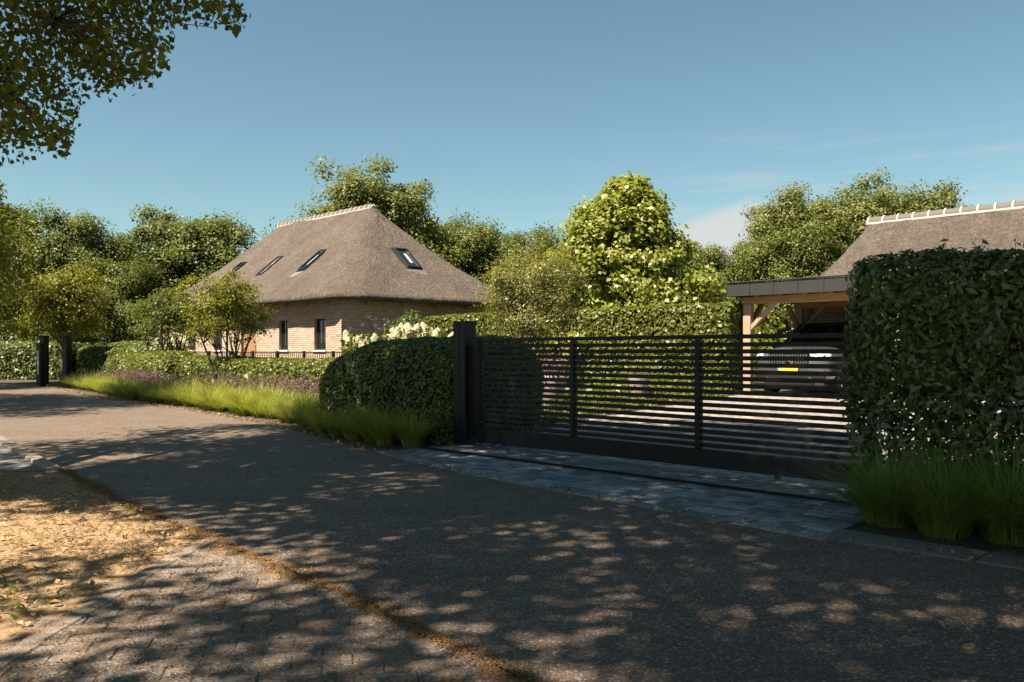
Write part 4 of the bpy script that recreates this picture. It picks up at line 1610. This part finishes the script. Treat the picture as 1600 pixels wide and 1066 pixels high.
tree('plane_tree', 'big bright yellow green plane tree behind the tall sunny hedge', 'tree', (3.75, 26.6, 0), 3.55, (4.2, 3.8, 2.8), 520, 110, .38, .15, M_plane, 221, shape='cone', aspect=.85, trunk_r=.12, nb=40)
tree('photinia_shrub', 'pale narrow leaved shrub in front of the plane tree', 'shrub', (.55, 19.6, 0), 1.95, (1.15, 1.05, 1.30), 230, 120, .27, .075, M_pale, 222, aspect=.34, trunk_r=.04, nb=24, stems=3, lump=.3, inner=.2)
tree('multistem_tree', 'small multi stemmed tree with yellowing leaves before the house', 'tree', (-7.05, 20.6, 0), 1.85, (.82, .80, 1.0), 140, 90, .21, .066, M_yell, 223, aspect=.6, trunk_r=.045, nb=28, stems=5, trunk_h=2.0, lump=.5, inner=.15)
tree('multistem_tree', 'dark spreading small tree left of the one with yellowing leaves', 'tree', (-10.0, 24.2, 0), 1.95, (1.05, 1.0, .85), 120, 75, .27, .08, M_lime, 224, aspect=.6, trunk_r=.05, nb=28, stems=4, trunk_h=2.0, lump=.45, inner=.15)
tree('maple_tree', 'bright yellow green small tree behind the black posts', 'tree', (-15.4, 28.5, 0), 2.3, (1.5, 1.5, 1.5), 150, 100, .36, .105, M_yell, 225, trunk_r=.07, nb=24, lump=.4)
tree('round_shrub', 'round dark shrub against the brick side wall', 'shrub', (-3.35, 27.2, 0), 1.35, (.55, .55, .75), 60, 70, .22, .09, M_hedge, 226, trunk_r=.04, nb=10, trunk_h=1.2)

# ------------------------------------------------------------------ fence in front of the house, posts on the left
fence = empty('garden_fence', W(-28.5, 12.6), GRID)
tag(fence, 'low black bar fence in front of the house', 'fence')
FL = 10.6
MB().box(0, FL, -.012, .012, .985, 1.012).build('rail', M_iron, fence)
MB().box(0, FL, -.012, .012, .12, .145).build('rail', M_iron, fence)
bar_me = MB().box(-.007, .007, -.007, .007, .146, .984).mesh('bar')
bar_me.materials.append(M_iron)
k = .06
while k < FL:
    link('bar', bar_me, None, fence, (k, 0, 0))
    k += .11
for i in range(8):
    MB().box(i * 1.5 - .035, i * 1.5 + .035, -.035, .035, 0, 1.04).build('post', M_iron, fence)

for i, (x, y, h, w, lab) in enumerate([(-13.75, 24.3, 1.24, .19, 'black square post nearest the road bend, with a pale strip'),
                                       (-14.9, 26.5, 1.50, .20, 'tall black post behind the one with the pale strip'),
                                       (-14.6, 27.3, 1.52, .20, 'rightmost tall black post at the neighbouring entrance')]):
    root = empty('entrance_post', (x, y, 0), R(-25))
    tag(root, lab, 'post')
    MB().box(-w / 2, w / 2, -w / 2, w / 2, -.02, h).build('shaft', M_black, root, bevel=.01)
    MB().box(-w / 2 - .012, w / 2 + .012, -w / 2 - .012, w / 2 + .012, h + .001, h + .03).build('cap', M_black, root)
    if i == 0:
        MB().box(-.035, .035, -w / 2 - .012, -w / 2 - .001, .35, 1.05).build('number_strip', M_stonesill, root)
bol = empty('garden_light', W(-15.8, 7.5))
tag(bol, 'small dark green garden light post among the grasses', 'garden light')
MB().tube([(0, 0, 0), (0, 0, .5)], .03, 10).build('stem', M_frame, bol)
MB().tube([(0, 0, .5), (0, 0, .52), (0, 0, .58), (0, 0, .59)], [.03, .045, .045, .03], 12).build('lamp_head', M_frame, bol)

# ------------------------------------------------------------------ verge: dry grass, leaf litter, seed litter
rng = np.random.default_rng(301)
vp = [(-1.82, 2.0), (-1.80, 4.45), (-1.74, 4.72), (-2.78, 5.86), (-3.95, 7.3), (-6.5, 7.2), (-5.6, 4.5), (-3.2, 2.0)]


def scatter(poly, n, rng):
    xs = [p[0] for p in poly]
    ys = [p[1] for p in poly]
    P = np.stack([rng.uniform(min(xs), max(xs), n * 2), rng.uniform(min(ys), max(ys), n * 2)], 1)
    m = np.array([inside(poly, x, y) for x, y in P])
    return P[m][:n]


P = scatter(vp, 26000, rng)
keep = fractal(np.c_[P * 1.6, np.zeros(len(P))], 5) + rng.normal(size=len(P)) * .5 > -.35
P = P[keep]
P3 = np.c_[P, rng.uniform(.002, .012, len(P))]
up = rng.normal(size=(len(P), 3)) * .6
tg = np.c_[rng.normal(size=(len(P), 2)), np.abs(rng.normal(size=len(P))) * .55]
V, F = leaf_arrays(P3, up + np.array([0, 0, .4]), .05 * rng.uniform(.5, 1.3, len(P)), .10, rng, 0, tg * 3)
V[:, 2] = np.maximum(V[:, 2], .0)
o = link('dry_grass', fast_mesh('dry_grass', V, F), M_drygrass)
tag(o, 'sparse dried out lawn of the verge at the left', 'grass', None, 'stuff')
g = P[fractal(np.c_[P * 1.1, np.zeros(len(P))], 15) > .45][:2600]
V, F = leaf_arrays(np.c_[g, np.full(len(g), .012)], rng.normal(size=(len(g), 3)) + np.array([0, 0, .3]), .05 * rng.uniform(.5, 1.3, len(g)), .14, rng, 0, np.c_[rng.normal(size=(len(g), 2)), np.ones(len(g)) * .8] * 3)
o = link('green_grass', fast_mesh('green_grass', V, F), M_grass_d)
tag(o, 'few green blades left in the dried verge', 'grass', None, 'stuff')
P = scatter(vp, 3000, rng)
P = P[rng.uniform(0, 1, len(P)) < np.clip(1.3 - (P[:, 1] - 2.5) / 4, .15, 1)]
V, F = leaf_arrays(np.c_[P, rng.uniform(.006, .02, len(P))], rng.normal(size=(len(P), 3)) * .35 + np.array([0, 0, 1]), .038 * rng.uniform(.5, 1.3, len(P)), .6, rng, .15)
o = link('leaf_litter', fast_mesh('leaf_litter', V, F), M_litter)
tag(o, 'small dead leaves strewn over the dry verge', 'leaves', None, 'stuff')
# seed litter along the asphalt edge and in the joints of the apron
ed = [(.55, 2.02), (.06, 2.64), (-.65, 3.53), (-1.69, 4.67), (-2.75, 5.85), (-3.93, 7.30)]
pts = []
for (x0, y0), (x1, y1) in zip(ed[:-1], ed[1:]):
    L = math.hypot(x1 - x0, y1 - y0)
    k = int(L * 4200)
    t = rng.uniform(0, 1, k)
    nx, ny = -(y1 - y0) / L, (x1 - x0) / L
    d = rng.normal(size=k) * (.032 + .018 * np.sin(t * 9 + x0 * 3)) + .012
    pts.append(np.stack([x0 + (x1 - x0) * t + nx * d, y0 + (y1 - y0) * t + ny * d], 1))
k = 16000
q = scatter(apoly, k, rng)
loc_x = (q[:, 0] + .55) * math.cos(ang) + (q[:, 1] - 1.9) * math.sin(ang)
loc_y = -(q[:, 0] + .55) * math.sin(ang) + (q[:, 1] - 1.9) * math.cos(ang)
row = np.round(loc_y / .103 - .5)
ny_ = (row + .5) * .103
mv = rng.uniform(0, 1, len(q)) < .72
loc_y = np.where(mv, ny_ + rng.normal(size=len(q)) * .009, loc_y)
q2 = np.stack([-.55 + loc_x * math.cos(ang) - loc_y * math.sin(ang), 1.9 + loc_x * math.sin(ang) + loc_y * math.cos(ang)], 1)
pts.append(q2)
P = np.concatenate(pts)
V, F = leaf_arrays(np.c_[P, rng.uniform(.002, .010, len(P))], rng.normal(size=(len(P), 3)) * .5 + np.array([0, 0, 1]), .0065 * rng.uniform(.5, 1.6, len(P)), .7, rng, .1)
o = link('seed_litter', fast_mesh('seed_litter', V, F), M_debris)
tag(o, 'orange brown seed litter along the asphalt edge and paver joints', 'litter', None, 'stuff')
# loose bits along the far edge, on the cobbles and a few fresh leaves on the asphalt
q = []
for (x0, y0), (x1, y1) in zip(far_edge[2:13], far_edge[3:14]):
    L = math.hypot(x1 - x0, y1 - y0)
    k = int(L * 90)
    t = rng.uniform(0, 1, k)
    d = rng.normal(size=k) * .07 + .03
    q.append(np.stack([x0 + (x1 - x0) * t + (y1 - y0) / L * -d, y0 + (y1 - y0) * t + (x1 - x0) / L * d], 1))
q = np.concatenate(q)
V, F = leaf_arrays(np.c_[q, rng.uniform(.006, .02, len(q))], rng.normal(size=(len(q), 3)) * .4 + np.array([0, 0, 1]), .035 * rng.uniform(.4, 1.2, len(q)), .5, rng, .15)
o = link('edge_litter', fast_mesh('edge_litter', V, F), M_litter)
tag(o, 'dry leaf bits gathered along the foot of the grasses', 'litter', None, 'stuff')
for i, (x, y, lab) in enumerate([(.365, 4.13, 'single pale fallen leaf on the asphalt in front of the gate'),
                                 (-.62, 4.05, 'curled fallen leaf on the asphalt near the seed litter'),
                                 (1.62, 3.15, 'fallen leaf on the asphalt at the lower right')]):
    V, F = leaf_arrays(np.array([[0, 0, .012]]), np.array([[.2, -.3, 1.0]]), np.array([.06]), .5, np.random.default_rng(400 + i), .2)
    o = link('fallen_leaf', fast_mesh('fallen_leaf', V, F), M_litter, None, (x, y, .002))
    tag(o, lab, 'leaf')
